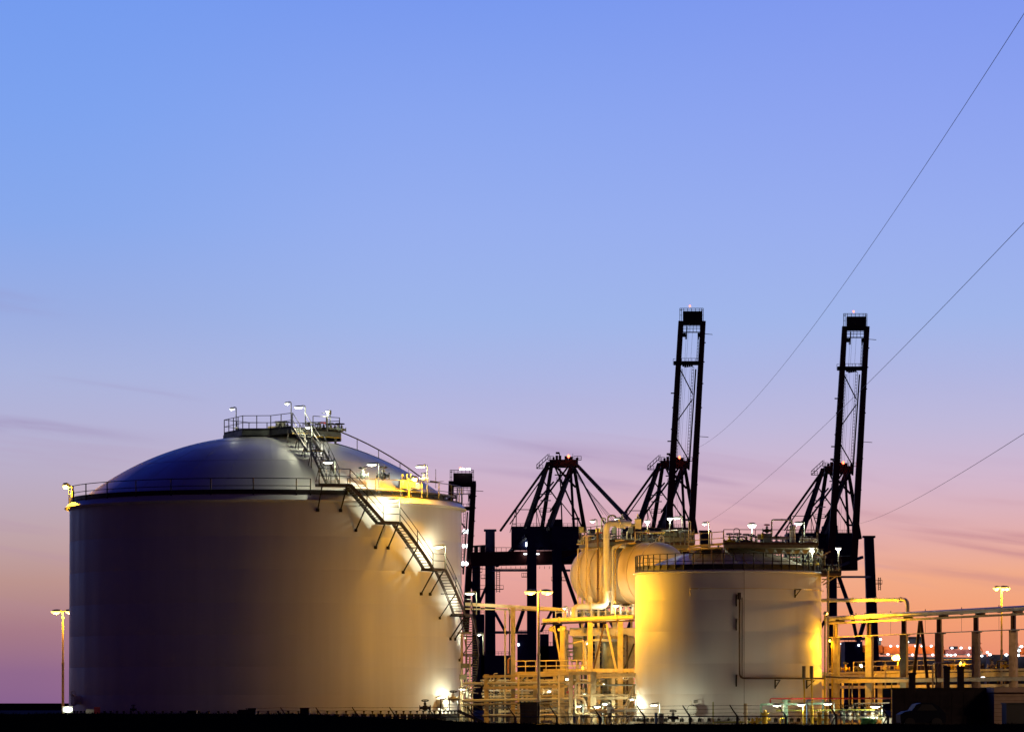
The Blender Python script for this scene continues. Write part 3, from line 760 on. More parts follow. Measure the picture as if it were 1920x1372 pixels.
# foot of the tanks
def ground_flood(label, p, kind, power, aim, s=.28):
    p = Vector(p); r = thing('floodlight', label, 'floodlight', (p.x, p.y, 0)); aim = Vector(aim).normalized()
    MB().cyl((p.x, p.y, 0), p, .05, 6).build('post', M_WHITE, r)
    R = aim.to_track_quat('Z', 'Y').to_matrix()
    MB().box(p, (s * 1.6, s, s * .6), R).build('housing', M_GREY, r)
    MB().ellip(p + aim * s * .3, s * .8, s * .3, s * .45, 14, 5).build('lens', E_WHT, r)
    light(r, p + aim * s, WHT, power * PWW, .15)
    return r
ground_flood('bright white floodlight low down beside the left street lamp', P(127, 1329, 262), 'w', 120, (0.1, -1, -.1), .42)
arm_lamp('white lamp lighting the pipes at the right foot of the huge tank', P(866, 1291, 278), 0, power=500, length=.5)
wl = pol(T1, 66, R1 + .75, 1.75)
arm_lamp('white lamp low on the wall above the small access platform', wl, 0, power=900, length=.4)
arm_lamp('white lamp with curved bracket at the left foot of the small tank', P(1226, 1321, 262.2), 0, power=900, length=.55)
# vessel platform lamps
arm_lamp('white lamp at the left end of the vessel platform', P(1111, 977, 283), 11.9, power=220, length=.4, post_m=M_GALV)
arm_lamp('white lamp beside the tall white pipe bend', P(1157, 973, 282), 12, power=420, length=.42)
bulb_lamp('round white lamp left of the crane boom on the vessel platform', P(1214, 978, 284), 12.2, power=300, rad=.19)
bulb_lamp('round white lamp in front of the crane boom on the vessel platform', P(1256, 973, 286.5), 12.2, power=320, rad=.2)
arm_lamp('long white lamp in front of the crane boom on the vessel platform', P(1269, 971, 287), 12.2, power=220, length=.55)
arm_lamp('small white lamp at the left end of the small tank platform', P(1321, 982, 268), 11.9, power=800, length=.36, post_m=M_CREAM)
bulb_lamp('bright round white lamp high over the small tank platform', P(1410, 986, 276), 11.9, power=800, rad=.3)
arm_lamp('white lamp beside the white filter on the small tank platform', P(1497, 981, 270), 11.9, power=600, length=.6)
bulb_lamp('round white lamp under the right end of the small tank platform', P(1523, 1033, 268.5), 10.4, power=420, rad=.18)
bulb_lamp('round white lamp on the little balcony right of the small tank', P(1572, 1029, 268), 10.0, power=420, rad=.19)
# sodium flood on the pipe bridge, lighting the small tank from the right
flood_lamp('orange floodlight on the first bridge columns right of the small tank', P(1681, 1232, 274), 0.0, 'o', 5200, (-.6, -.85, -.2), .5, off=(.12, .12))
flood_lamp('small yellow bulkhead lamp on the pole beside the small tank', P(1557, 1200, 267.5), 0.0, 'o', 380, (-.9, -.5, -.35), .22, off=(.12, .1))

flood_lamp('small yellow floodlight on the tall pole right of the small tank', P(1547, 1149, 262), 0.0, 'o', 5200, (.85, .12, -.38), .26, off=(.0, .12), cone=140)

street_lamp('added street lamp hidden behind the small tank to light the vessel end', 1335, 1112, 287, 5200)  # unseen lamp, added to brighten the end of the gas vessel
# ============================================================ quay cranes
M_LADD = M_CRBLK
def crane(label, sx, sy, Y0, boom='up', house=True, seed=0):
    """sx, sy: shift of the apex in photo pixels at the quay distance Y0"""
    base = P(1265 + sx, 1328, Y0)
    base.z = 0
    r = thing('quay_crane', label, 'crane', base, 'quay cranes behind the gas plant')
    def C(x, y, d=0.0):            # design drawing position, d metres behind the waterside legs
        v = P(x + sx, y + sy, Y0 + d); v.z = max(v.z, 0.0); return v
    k = Y0 / F
    def bar(name, a, b, w, m=M_NAVY, w2=None):
        return MB().beam(C(*a), C(*b), w * k, None, (w2 * k if w2 else None)).build(name, m, r)
    # portal legs
    for x, x2, d in ((1127, 1127, 30), (1322, 1334, 30)):
        b = MB(); b.beam(C(x, 997, d), C(x2, 1328, d), 18 * k, 16 * k, 22 * k); b.box(C(x, 996, d), (24 * k, 18 * k, 4 * k)); b.build('leg', M_NAVY, r)
    for x, x2, d in ((1205, 1205, 0), (1252, 1254, 0)):
        MB().beam(C(x, 990, d), C(x2, 1328, d), 18 * k, 16 * k).build('leg', M_NAVY, r)
    # sill and portal beams
    for y, d0, d1, xa, xb, w in ((1071, 0, 30, 1127, 1205, 4), (1071, 0, 30, 1254, 1330, 4), (1187, 0, 30, 1127, 1205, 5), (1187, 30, 0, 1334, 1254, 5)):
        bar('tie_beam', (xa, y, d0 if xa > 1250 else d1), (xb, y, d1 if xa > 1250 else d0), w)
    for a, b, w in (((1195, 1006, 0), (1139, 1062, 20), 6), ((1127, 1084, 30), (1106, 1134, 30), 5), ((1087, 1086, 28), (1108, 1134, 30), 5),
                    ((1136, 1150, 30), (1158, 1190, 25), 4), ((1192, 1138, 2), (1176, 1184, 5), 5), ((1246, 1140, 0), (1222, 1186, 0), 5),
                    ((1262, 1060, 0), (1290, 1140, 0), 7), ((1262, 1052, 0), (1310, 1034, 10), 5), ((1290, 1140, 0), (1300, 1190, 0), 6), ((1318, 1140, 30), (1300, 1200, 28), 6)):
        bar('brace', a, b, w)
    # girder under the machinery house
    MB().beam(C(1092, 1050, 8), C(1300, 1046, 8), 26 * k, 26 * k).build('girder', M_CRED, r)
    b = MB()
    for x in range(1094, 1262, 9):
        b.beam(C(x, 1036, 2), C(x, 1028, 2), .12); b.beam(C(x, 1063, 2), C(x, 1068, 2), .12)
    b.beam(C(1092, 1028, 2), C(1262, 1028, 2), .14); b.beam(C(1092, 1068, 2), C(1200, 1068, 2), .18); b.build('girder_walkway', M_CRBLK, r)
    if house:
        mh = MB().box((C(1166, 1032, 12) + C(1297, 990, 12)) / 2, (131 * k, 14, 42 * k)).build('machinery_house', M_NAVY, r)
        MB().box((C(1235, 990, 12) + C(1262, 976, 12)) / 2, (27 * k, 8, 14 * k)).build('roof_turret', M_NAVY, mh)
        b = MB()
        for x in range(1168, 1296, 8): b.beam(C(x, 990, 4.5), C(x, 983, 4.5), .1)
        b.beam(C(1168, 983, 4.5), C(1296, 983, 4.5), .1); b.beam(C(1168, 986.5, 4.5), C(1296, 986.5, 4.5), .08); b.build('roof_rail', M_CRBLK, mh)
        b = MB()
        for x in (1284, 1291): b.beam(C(x, 990, 10), C(x, 972, 10), .25)
        b.beam(C(1280, 974, 10), C(1295, 974, 10), .6); b.build('roof_frame', M_CRBLK, mh)
        MB().box(C(1197, 1022, 4.6), (1.0, .3, 1.3)).build('window', E_COOL, mh) if seed == 1 else None
    # apex tower
    MB().box((C(1238, 864, 16) + C(1292, 878, 16)) / 2, (54 * k, 6, 14 * k)).build('apex_beam', M_CRBLK, r)
    for a, b_, w, w2 in (((1236, 869, 12), (1195, 992, 2), 6, 9), ((1243, 869, 18), (1224, 994, 22), 7, 8), ((1280, 876, 12), (1236, 994, 0), 6.5, 9), ((1284, 876, 18), (1305, 1000, 22), 6, 8)):
        bar('tower_leg', a, b_, w, M_CRBLK, w2)
    for a, b_, w in (((1249, 878, 18), (1300, 992, 22), 2.4), ((1272, 878, 12), (1206, 968, 4), 2.6), ((1252, 878, 12), (1287, 915, 20), 3), ((1222, 940, 6), (1240, 940, 20), 2),
                     ((1218, 928, 8), (1232, 928, 20), 2), ((1248, 892, 13), (1280, 892, 13), 2)):
        bar('tower_brace', a, b_, w, M_CRBLK)
    for a, b_, w in (((1278, 880, 8), (1284, 992, 0), 4.5), ((1262, 910, 6), (1284, 884, 8), 4), ((1259, 942, -2), (1281, 970, -2), 1.8), ((1228, 905, 6), (1252, 938, 10), 1.8), ((1212, 945, 4), (1246, 905, 14), 2.2),
                     ((1240, 960, 2), (1262, 925, 10), 2.2), ((1258, 880, 16), (1262, 992, 20), 2.6), ((1216, 950, 4), (1228, 985, 20), 1.4)):
        bar('tower_brace', a, b_, w, M_CRBLK)
    # back stays and fore stays
    bar('back_stay', (1238, 868, 12), (1146, 997, 30), 3.2, M_CRBLK)
    bar('back_stay', (1246, 868, 18), (1164, 984, 34), 1.6, M_CRBLK)
    if boom == 'down':
        for x in (0, 7):
            bar('fore_stay', (1288 + x * .5, 870 + x, 12), (1392 + x, 978 + x * 2, -8), 3, M_CRBLK)
        bar('fore_stay', (1287, 880, 12), (1345, 990, -10), 2.4, M_CRBLK)
        for i in range(5): bar('hoist_rope', (1286, 880 + 3 * i, 10), (1330 + 9 * i, 960 + 6 * i, -20), .5, M_CRBLK)
    # small gallows frame
    b = MB(); b.beam(C(1178, 957, 28), C(1205, 957, 20), 1.4 * k); b.beam(C(1176, 957, 28), C(1176, 1000, 28), 1.6 * k); b.beam(C(1176, 957, 28), C(1164, 1000, 28), 1.2 * k); b.beam(C(1168, 984, 28), C(1176, 984, 28), k)
    b.beam(C(1214, 960, 20), C(1214, 1000, 20), 1.2 * k); b.beam(C(1214, 960, 20), C(1222, 996, 20), 1.2 * k); b.build('gallows_frame', M_CRBLK, r)
    # apex platforms, sheaves and rails
    for x, w, h in ((1246, 4, 5), (1252, 5, 8), (1258, 5, 8), (1270, 7, 7), (1278, 8, 6), (1290, 5, 4)):
        MB().box(C(x, 864 - h / 2, 16), (w * k, 2.4, h * k)).build('sheave_block', M_CRBLK, r)
    for x0, x1, y in ((1235, 1246, 864), (1284, 1298, 864), (1214, 1226, 880), (1232, 1242, 928), (1221, 1240, 961), (1252, 1262, 904), (1250, 1258, 947)):
        b = MB(); b.beam(C(x0, y, 10), C(x1, y, 10), 1.4 * k)
        for q in range(3):
            x = x0 + (x1 - x0) * q / 2; b.beam(C(x, y, 10), C(x, y - 7, 10), .14)
        b.beam(C(x0, y - 7, 10), C(x1, y - 7, 10), .14); b.beam(C(x0, y - 3.5, 10), C(x1, y - 3.5, 10), .1); b.build('service_gallery', M_CRBLK, r)
    b = MB(); b.beam(C(1214, 880, 10), C(1236, 860, 12), 1.2 * k)
    for u in (0, .25, .5, .75, 1): b.beam(C(1214 + 22 * u, 880 - 20 * u, 10), C(1214 + 22 * u, 873 - 20 * u, 10), .13)
    b.beam(C(1214, 873, 10), C(1236, 853, 12), .16); b.build('apex_stair', M_CRBLK, r)
    b = MB(); b.beam(C(1257, 864, 16), C(1257, 851, 16), .3); b.beam(C(1250, 851, 16), C(1257, 851, 16), .6); b.build('mast', M_CRBLK, r)
    for x in (1238, 1282): MB().beam(C(x, 864, 14), C(x, 852, 14), .12).build('lightning_rod', M_CRBLK, r)
    bl = MB().ellip(C(1274, 857, 9), 0.42, .42, .5, 10, 5).build('beacon', E_RED, r)
    light(r, C(1274, 858, 6), (1, .08, .03), 30, .4)
    # leg stairs and ladders
    for (xa, xb, y0, y1, d) in ((1139, 1145, 1068, 1112, 30), (1100, 1104, 1064, 1118, 10), (1340, 1344, 1072, 1096, 30)):
        b = MB()
        for x in (xa, xb): b.beam(C(x, y0, d), C(x, y1, d), .22)
        for y in range(y0 + 2, y1, 4): b.beam(C(xa, y, d), C(xb, y, d), .14)
        b.build('leg_ladder', M_LADD, r)
    for x0, x1, y in ((1086, 1112, 1074), (1096, 1130, 1106), (1132, 1152, 1106), (1110, 1128, 1086), (1186, 1196, 1083), (1333, 1347, 1084), (1242, 1260, 1090), (1262, 1272, 1090)):
        b = MB(); b.beam(C(x0, y, 10), C(x1, y, 10), 1.5 * k); b.beam(C(x0, y - 7, 10), C(x1, y - 7, 10), .12)
        for q in range(4): b.beam(C(x0 + (x1 - x0) * q / 3, y, 10), C(x0 + (x1 - x0) * q / 3, y - 7, 10), .1)
        b.build('leg_platform', M_LADD, r)
    # bogies
    for x, d in ((1127, 30), (1334, 30), (1205, 0), (1254, 0)):
        for q in (-9, 9): MB().box(C(x + q, 1321, d), (13 * k, 2.0, 7 * k)).build('bogie', M_CRBLK, r)
    if boom == 'up': make_boom(r, C, k, lambda y: (1277 + (y - 600) * -.0600, 1318.5 + (y - 600) * -.0555), -6, 602, 1052, red=True)
    return r, C, k
def make_boom(r, C, k, xs_at, d, ytop, ybot, red=True, dtop=None, side_rods=True):
    """twin girder boom seen from below: two girders, tip frame, cross beams, lattice, ladders"""
    dtop = d if dtop is None else dtop
    def D(x, y): u = (ybot - y) / (ybot - ytop); return C(x, y, d + (dtop - d) * u)
    xl0, xr0 = xs_at(ytop); xl1, xr1 = xs_at(ybot)
    for (a, b_, w0) in ((xl0, xl1, 9.5), (xr0, xr1, 9.5)):
        b = MB(); b.beam(D(a, ytop), D(b_, ybot), w0 * k, 2.0, 12.5 * k); b.build('boom_girder', M_CRED, r)
    H = (ybot - ytop)
    def cross(y, h, name='boom_cross_beam', ex=0):
        a, c = xs_at(y); b = MB(); b.beam(D(a - ex, y), D(c, y), 2.2, h * k); 
        return b.build(name, M_CRBLK, r)
    cross(ytop + 4, 7.5)
    xa, xc = xs_at(ytop)
    hd = MB(); hd.box(D((xa + xc) / 2 + 1, ytop - 9), (36 * k, 2.6, 18 * k)); hd.build('boom_tip', M_CRBLK, r)
    b = MB(); x0, x1 = (xa + xc) / 2 - 23, (xa + xc) / 2 + 21
    for x in (x0, x0 + 3, x1 - 3, x1): b.beam(D(x, ytop), D(x, ytop - 24), .16)
    for y in (ytop - 24, ytop - 20, ytop - 11): b.beam(D(x0, y), D(x0 + 4, y), .12); b.beam(D(x1 - 4, y), D(x1, y), .12)
    for q in range(7): x = x0 + (x1 - x0) * q / 6; b.beam(D(x, ytop - 18), D(x, ytop - 24), .14)
    b.beam(D(x0, ytop - 24), D(x1, ytop - 24), .16); b.beam(D(x0, ytop - 21), D(x1, ytop - 21), .1); b.build('tip_rail', M_CRBLK, r)
    # basket and hanging rods under the tip
    b = MB(); a, c = xs_at(ytop + 15); a += 5; c -= 5
    for y in (ytop + 10, ytop + 14, ytop + 20, ytop + 21.5): b.beam(D(a, y), D(c, y), .16)
    for q in range(6): b.beam(D(a + (c - a) * q / 5, ytop + 8), D(a + (c - a) * q / 5, ytop + 21), .12)
    b.beam(D(a + 7, ytop + 10), D(a + 6, ytop + 34), .35); b.box(D(a + 2, ytop + 26), (6 * k, 1.2, 7 * k)); b.box(D(c - 2, ytop + 26), (5 * k, 1.2, 7 * k)); b.beam(D(a + 4, ytop + 28), D(a + 4, ytop + 34), .2); b.beam(D(c - 3, ytop + 28), D(c - 3, ytop + 34), .2)
    b.build('tip_basket', M_CRBLK, r)
    y1 = ytop + .175 * H
    cross(y1, 7, ex=9)
    b = MB(); a, c = xs_at(y1)
    for q in range(6): x = a + 6 + (c - a - 10) * q / 5; b.beam(D(x, y1 - 3), D(x, y1 - 9), .13)
    b.beam(D(a + 6, y1 - 9), D(c - 4, y1 - 9), .13)
    for q in range(5): b.box(D(a + 9 + q * 4, y1 + 5), (3.4 * k, 1.0, (3 + (q * 7 % 4)) * k))
    b.beam(D(a - 10, y1 - 8), D(a - 10, y1 + 3), .12); b.beam(D(a - 10, y1 - 8), D(a - 6, y1 - 8), .12); b.build('cross_beam_gear', M_CRBLK, r)
    # lattice between the girders
    def at(y, u): a, c = xs_at(y); return D(a + (c - a) * u, y)
    for (ya, ua, yb, ub) in ((.205, .12, .305, .72), (.325, .72, .415, .1), (.49, .12, .585, .75), (.76, .15, .84, .7)):
        MB().beam(at(ytop + ya * H, ua), at(ytop + yb * H, ub), 2.0 * k).build('boom_brace', M_CRBLK, r)
    MB().beam(at(ytop + .2 * H, .79), at(ytop + .62 * H, .74), 2.6 * k).build('boom_stay', M_CRBLK, r)
    b = MB()
    for u0, u1, ya, yb in ((.62, .70, .19, .62), (.15, .2, .2, .72), (.8, .85, .05, .17)):
        for u in (u0, u1): b.beam(at(ytop + ya * H, u), at(ytop + yb * H, u), .13)
        n = int((yb - ya) * H / 6)
        for q in range(n): y = ytop + (ya + (yb - ya) * q / n) * H; b.beam(at(y, u0), at(y, u1), .12)
    b.build('boom_ladder', M_CRBLK, r)
    for u0, u1 in ((.28, .25), (.36, .33), (.55, .5)):
        MB().beam(at(ytop + .03 * H, u0), at(ybot - 10, u1), .055).build('hoist_rope', M_CRBLK, r)
    if side_rods:
        b = MB()
        for yy, s, l in ((.053, 1, 15), (.09, 1, 3), (.17, 1, 3), (.26, 1, 3), (.36, 1, 3), (.48, 1, 18), (.55, 1, 3), (.68, 1, 3), (.3, -1, 7), (.36, -1, 3), (.5, -1, 8), (.56, -1, 4), (.45, -1, 3)):
            y = ytop + yy * H; a, c = xs_at(y); x = c + 4 if s > 0 else a - 4
            b.beam(D(x, y), D(x + s * l, y + (1.2 if l > 10 else 0)), .35 if l < 10 else .16)
        b.build('boom_bracket', M_CRBLK, r)
    tb = MB().ellip(D((xa + xc) / 2 - 4, ytop - 28), .26, .26, .3, 8, 4).build('tip_beacon', E_RED, r)
QY = 1215.0
rB, CB, kB = crane('quay crane with upright boom, left of the two with raised booms', 0, 0, QY, 'up', seed=2)
rA, CA, kA = crane('quay crane with upright boom, rightmost on the quay', 307, 10, QY, 'up', seed=3)
rC, CC, kC = crane('quay crane with lowered boom, bare apex between the tanks', -208, -2, QY, 'down', seed=1)
# floodlit windows of crane C
for x, y in ((1166 + 27, 1041), (1166 + 49, 1041)):
    pass
MB().box(CC(1193, 1040, 4.8), (.9, .3, .35)).build('work_light', E_COOL, rC); MB().box(CC(1216, 1040, 4.8), (.9, .3, .35)).build('work_light', E_COOL, rC)
# the fourth crane, its boom slightly raised, mostly hidden by the big tank
base = P(866, 1328, QY + 60); base.z = 0
rD = thing('quay_crane', 'quay crane half hidden behind the huge tank with white lights on its boom tip', 'crane', base, 'quay cranes behind the gas plant')
kD = QY / F
def CD(x, y, d=0.0): return P(x, y, QY + d)
make_boom(rD, CD, kD, lambda y: (846 + (y - 905) * -.03, 888 + (y - 905) * -.055), 40, 905, 1180, dtop=0, side_rods=True)
for x in (866, 878):
    e = MB().box(CD(x, 879, -1), (1.3, .8, .5)); e.build('flood_lens', E_COOL, rD)
    light(rD, CD(x, 879, -2.5), (.9, .95, 1), 900, .3)
for x, y in ((870, 996), (877, 996), (869, 1023), (876, 1023), (868, 1056), (875, 1056)):
    MB().ellip(CD(x, y, 20), .5, .4, .7, 8, 4).build('work_light', E_COOL, rD)
MB().beam(CD(880, 1050, 45), CD(920, 1050, 45), 22 * kD).build('girder', M_CRED, rD)
for x in (830, 893): MB().beam(CD(x, 1050, 60), CD(x, 1328, 60), 16 * kD).build('leg', M_NAVY, rD)
b = MB()
for x, w, h in ((893, 7, 14), (905, 10, 16), (913, 6, 9)): b.box(CD(x, 1038 - h / 2, 40), (w * kD, 2, h * kD))
for q in range(8): b.beam(CD(884 + q * 5, 1038, 38), CD(884 + q * 5, 1024, 38), .14)
b.beam(CD(882, 1024, 38), CD(919, 1022, 38), .5); b.beam(CD(882, 1031, 38), CD(919, 1030, 38), .14); b.build('trolley_gear', M_CRBLK, rD)
# terminal equipment at the foot of the cranes
def dark_block(label, x0, y0, x1, Y=1180, dep=14, m=M_NAVY, win=None, rails=True, cat='building', name='machinery_cabin'):
    a, c = P(x0, 1328, Y), P(x1, y0, Y); base = Vector(((a.x + c.x) / 2, Y + dep / 2, 0)); zt = c.z
    r = thing(name, label, cat, base); k = Y / F
    MB().box((base.x, base.y, zt / 2), (c.x - a.x, dep, zt)).build('body', m, r)
    if rails:
        b = MB(); n = max(3, int((x1 - x0) / 6))
        for q in range(n + 1): x = a.x + (c.x - a.x) * q / n; b.beam((x, Y, zt), (x, Y, zt + 1.1), .1)
        b.beam((a.x, Y, zt + 1.1), (c.x, Y, zt + 1.1), .1); b.beam((a.x, Y, zt + .6), (c.x, Y, zt + .6), .08); b.build('roof_rail', M_CRBLK, r)
    for (wx, wy, ws) in (win or []): MB().box(P(wx, wy, Y - .1), (ws * k, .2, ws * 1.3 * k)).build('window', E_COOL, r)
    return r
dark_block('dark blue crane base cabin between the crane legs left of the lamp', 970, 1188, 992, win=[(972, 1208, 3.2)])
dark_block('dark cabin with rail right of the central street lamp', 1013, 1188, 1029)
dark_block('low dark block under the cranes beside the huge tank', 902, 1228, 960)
dark_block('small dark tower cabin seen between stair and crane leg', 890, 1151, 908)
dark_block('low dark block behind the plant pipework', 1012, 1210, 1046)
dark_block('navy blue cabin under the rightmost crane with one lit window', 1584, 1202, 1617, win=[(1610, 1209, 2.6)])
dark_block('wide black block behind the yellow columns', 1573, 1222, 1640, Y=1195)
# ============================================================ the horizontal gas vessel
VY = 281.0; kv = VY / F
va = P(1124, 1077, VY + 3.0); vb = P(1234, 1074, VY - 0.8); rv = 57 * kv
ve = thing('gas_vessel', 'fat rounded horizontal gas vessel with raised rings between the tanks', 'gas vessel', ((va + vb) / 2).xy.to_3d())
ax = (vb - va).normalized(); Lv = (vb - va).length
def vprof(r, l):
    pr = []
    for i in range(13):
        t = math.pi / 2 * i / 12; pr.append((max(.005, r * math.sin(t)), -r * .96 * math.cos(t)))
    for i in range(13):
        t = math.pi / 2 * (1 - i / 12); pr.append((max(.005, r * math.sin(t)), l + r * .96 * math.cos(t)))
    return pr
M_VESS = mat('cream_vessel_paint', (0.70, 0.57, 0.37), 0.42, 0, 0.08, 0.8)
MB().lathe(va, vprof(rv, Lv), 64, ax).build('shell', M_VESS, ve)
for u in (-.02, .16, .30, .46, .62, .80, 1.0):
    c = va + ax * Lv * u; MB().lathe(c, [(rv - .02, -.07), (rv + .07, -.06), (rv + .07, .06), (rv - .02, .07)], 64, ax).build('stiffening_ring', M_VESS, ve)
for u in (.05, .95):
    c = va + ax * Lv * u
    for s_ in (-1, 1):
        q = c + Vector((ax.y, -ax.x, 0)) * (s_ * rv * .62); b = MB(); b.beam(Vector((q.x, q.y, 6.0)), Vector((q.x, q.y, c.z - rv * .7)), .36); b.build('saddle_leg', M_WHITE, ve)
# platform over the vessel
vpz = P(1180, 1018, 282).z
def deck_thing(name, label, poly, z, m, th=.14, group=None):
    cx = sum(p[0] for p in poly) / len(poly); cy = sum(p[1] for p in poly) / len(poly)
    r = thing(name, label, 'platform', (cx, cy, z))
    MB().prism(poly, z - th, z).build('deck', m, r); return r
def XY(px, Y): return ((px - 960) * Y / F, Y)
M_OLIVE = mat('olive_steel', (0.20, 0.19, 0.11), 0.5, 0.1, 0.35, 2.0)
vpl = deck_thing('platform', 'railed pipe platform crowded with valves above the gas vessel', [XY(1086, 284), XY(1130, 279.4), XY(1190, 280.6), XY(1240, 284.2), XY(1302, 285), XY(1300, 289.5), XY(1100, 289)], vpz, M_OLIVE, .3)
rl = [Vector((*XY(px, Y), vpz)) for px, Y in ((1086, 284), (1130, 279.4), (1190, 280.6), (1240, 284.2), (1302, 285))]
railing(vpl, rl, 1.15, 1.1, M_RUST, .024, toe=True, pr=.03)
railing(vpl, [Vector((*XY(1100, 289), vpz)), Vector((*XY(1300, 289.5), vpz))], 1.15, 1.4, M_GALV, .022, toe=False)
for px, Y in ((1092, 283.5), (1122, 279.9), (1184, 287.5), (1244, 288.2), (1296, 288.5), (1299, 285.4)):
    b = MB(); x, y = XY(px, Y); b.beam((x, y, 0), (x, y, vpz - .3), .16); b.build('support_leg', M_CREAM, vpl)
for a, c in (((1086, 1028, 283), (1192, 1018, 280)), ((1082, 1020, 284), (1170, 1012, 279)), ((1098, 1032, 283), (1120, 1028, 279))):
    b = MB(); b.beam(P(*a), P(*c), .08); b.build('edge_pipe', M_CREAM if a[1] != 1028 else M_YEL, vpl)
# box structure right end of the vessel platform
for i, (x0, y0, x1, y1, Y) in enumerate(((1246, 999, 1300, 1005, 285.6), (1246, 1007, 1292, 1015, 284.8))):
    b = MB(); b.box((P(x0, y0, Y) + P(x1, y1, Y)) / 2, ((x1 - x0) * Y / F, .8, (y1 - y0) * Y / F)); b.build('edge_girder', M_OLIVE, vpl)
# ------------------------------------------------------------ pipes
def pipe(label, pts, rpx, m, rad=.45, n=10, cat='pipe', flanges=(), sup=None):
    pts = [P(*p) if len(p) == 3 else Vector(p) for p in pts]
    r_ = rpx * pts[0].y / F if True else rpx
    lo = min(pts, key=lambda p: p.z); r = thing('pipe_line', label, cat, (lo.x, lo.y, lo.z))
    q = bend(pts, rad) if len(pts) > 2 else pts
    MB().tube(q, r_, n).build('pipe_run', m, r)
    # flanges along the run
    for i in range(len(pts) - 1):
        a, c = pts[i], pts[i + 1]; L_ = (c - a).length
        if L_ > 1.2:
            for u in ((.5,) if L_ < 4 else (.18, .82) if L_ < 9 else (.08, .36, .64, .92)):
                o = a.lerp(c, u); d = (c - a).normalized(); key = ('flange', round(r_, 3), m.name)
                f_ = inst('flange', key, lambda bb: bb.cyl((0, 0, -.035), (0, 0, .035), r_ * 1.42, n), m, r, o)
                f_.rotation_euler = d.to_track_quat('Z', 'Y').to_euler()
    return r
pipe('tall white pipe bend rising in front of the gas vessel', [(1180, 981, 280.5), (1137, 981, 279), (1137, 1136, 279), (1076, 1137, 278), (1076, 1162, 277.5)], 6.0, M_WHITE, .5, 14)
pipe('white pipe rising in the gap of the gas vessel rings', [(1172, 1024, 280), (1148, 1024, 279.4), (1148, 1150, 279.4)], 3.2, M_WHITE, .4)
pipe('thin pipe hanging from the left end of the vessel platform', [(1098, 1028, 283), (1083.5, 1028, 281), (1083.5, 1140, 281)], 1.2, M_CREAM, .2, 8)
pipe('slim paired pipe left of the tall white bend, outer one', [(1114, 1004, 281), (1099, 1004, 280.4), (1099, 1142, 280.4)], 1.3, M_CREAM, .2, 8)
pipe('slim paired pipe left of the tall white bend, inner one', [(1102, 1006, 280.2), (1102, 1142, 280.2)], 0.9, M_CREAM, .2, 8)
pipe('brown column of ladder rails beside the gas vessel', [(1121, 990, 279.2), (1121, 1128, 279.2)], 2.0, M_RUST, .2, 6)
pipe('thin yellow pipe down the middle of the gas vessel', [(1165, 1020, 278.6), (1153.6, 1031, 278.4), (1153.6, 1160, 278.4)], 1.0, M_YEL, .2, 8)
pipe('bent orange pipe on the front of the vessel platform', [(1246, 997, 283.6), (1191, 997, 280), (1191, 1016, 280), (1155, 1021, 279)], 1.1, M_CREAM, .15, 8)
pipe('horizontal header pipe across the head of the process frame', [(1019, 1163, 276), (1189, 1156, 272)], 4.2, M_CREAM, n=14)
pipe('slender brown pipe below the header pipe', [(1015, 1169, 276.5), (1189, 1163, 272.4)], 1.6, M_RUST, n=8)
# white silencers on top of the platform
def silencer(label, px, y0, Y, w):
    base = P(px, 992, Y); r = thing('silencer', label, 'silencer', base); k = Y / F
    MB().box((base.x, Y, P(px, 982, Y).z), (w * k, .7, 18 * k)).build('body', M_WHITE, r)
    b = MB(); b.cyl((base.x, Y, P(px, 973, Y).z), (base.x, Y, P(px, y0, Y).z), 2.6 * k, 8, 1.2 * k); b.cyl((base.x, Y, P(px, y0 + 7, Y).z), (base.x, Y, P(px, y0 + 6, Y).z), 2.9 * k, 8); b.build('stack', M_WHITE, r)
    MB().box((base.x, Y, P(px, 973, Y).z), (w * k * 1.06, .76, .05)).build('lid', M_GALV, r)
    return r
silencer('white boxy silencer with stack nearest the tall white pipe', 1167, 963, 281, 11)
silencer('white boxy silencer with stack, second along the vessel platform', 1196, 963, 281, 12)
pipe('grey green duct joining the two white silencers', [(1172, 984, 281), (1191, 984, 281)], 3.0, M_GREY, n=10)
def arch(label, x0, x1, y0, y1, Y, rpx=1.6, m=None):
    return pipe(label, [(x0, y1, Y), (x0, y0, Y), (x1, y0, Y), (x1, y1, Y)], rpx, m or M_OLIVE, .3, 8)
arch('olive pipe arch left of the white silencers', 1128, 1135, 971, 1010, 282.5, 1.3, M_GREY)
arch('larger olive pipe arch behind the white silencers', 1140, 1155, 966, 1010, 282, 1.6)
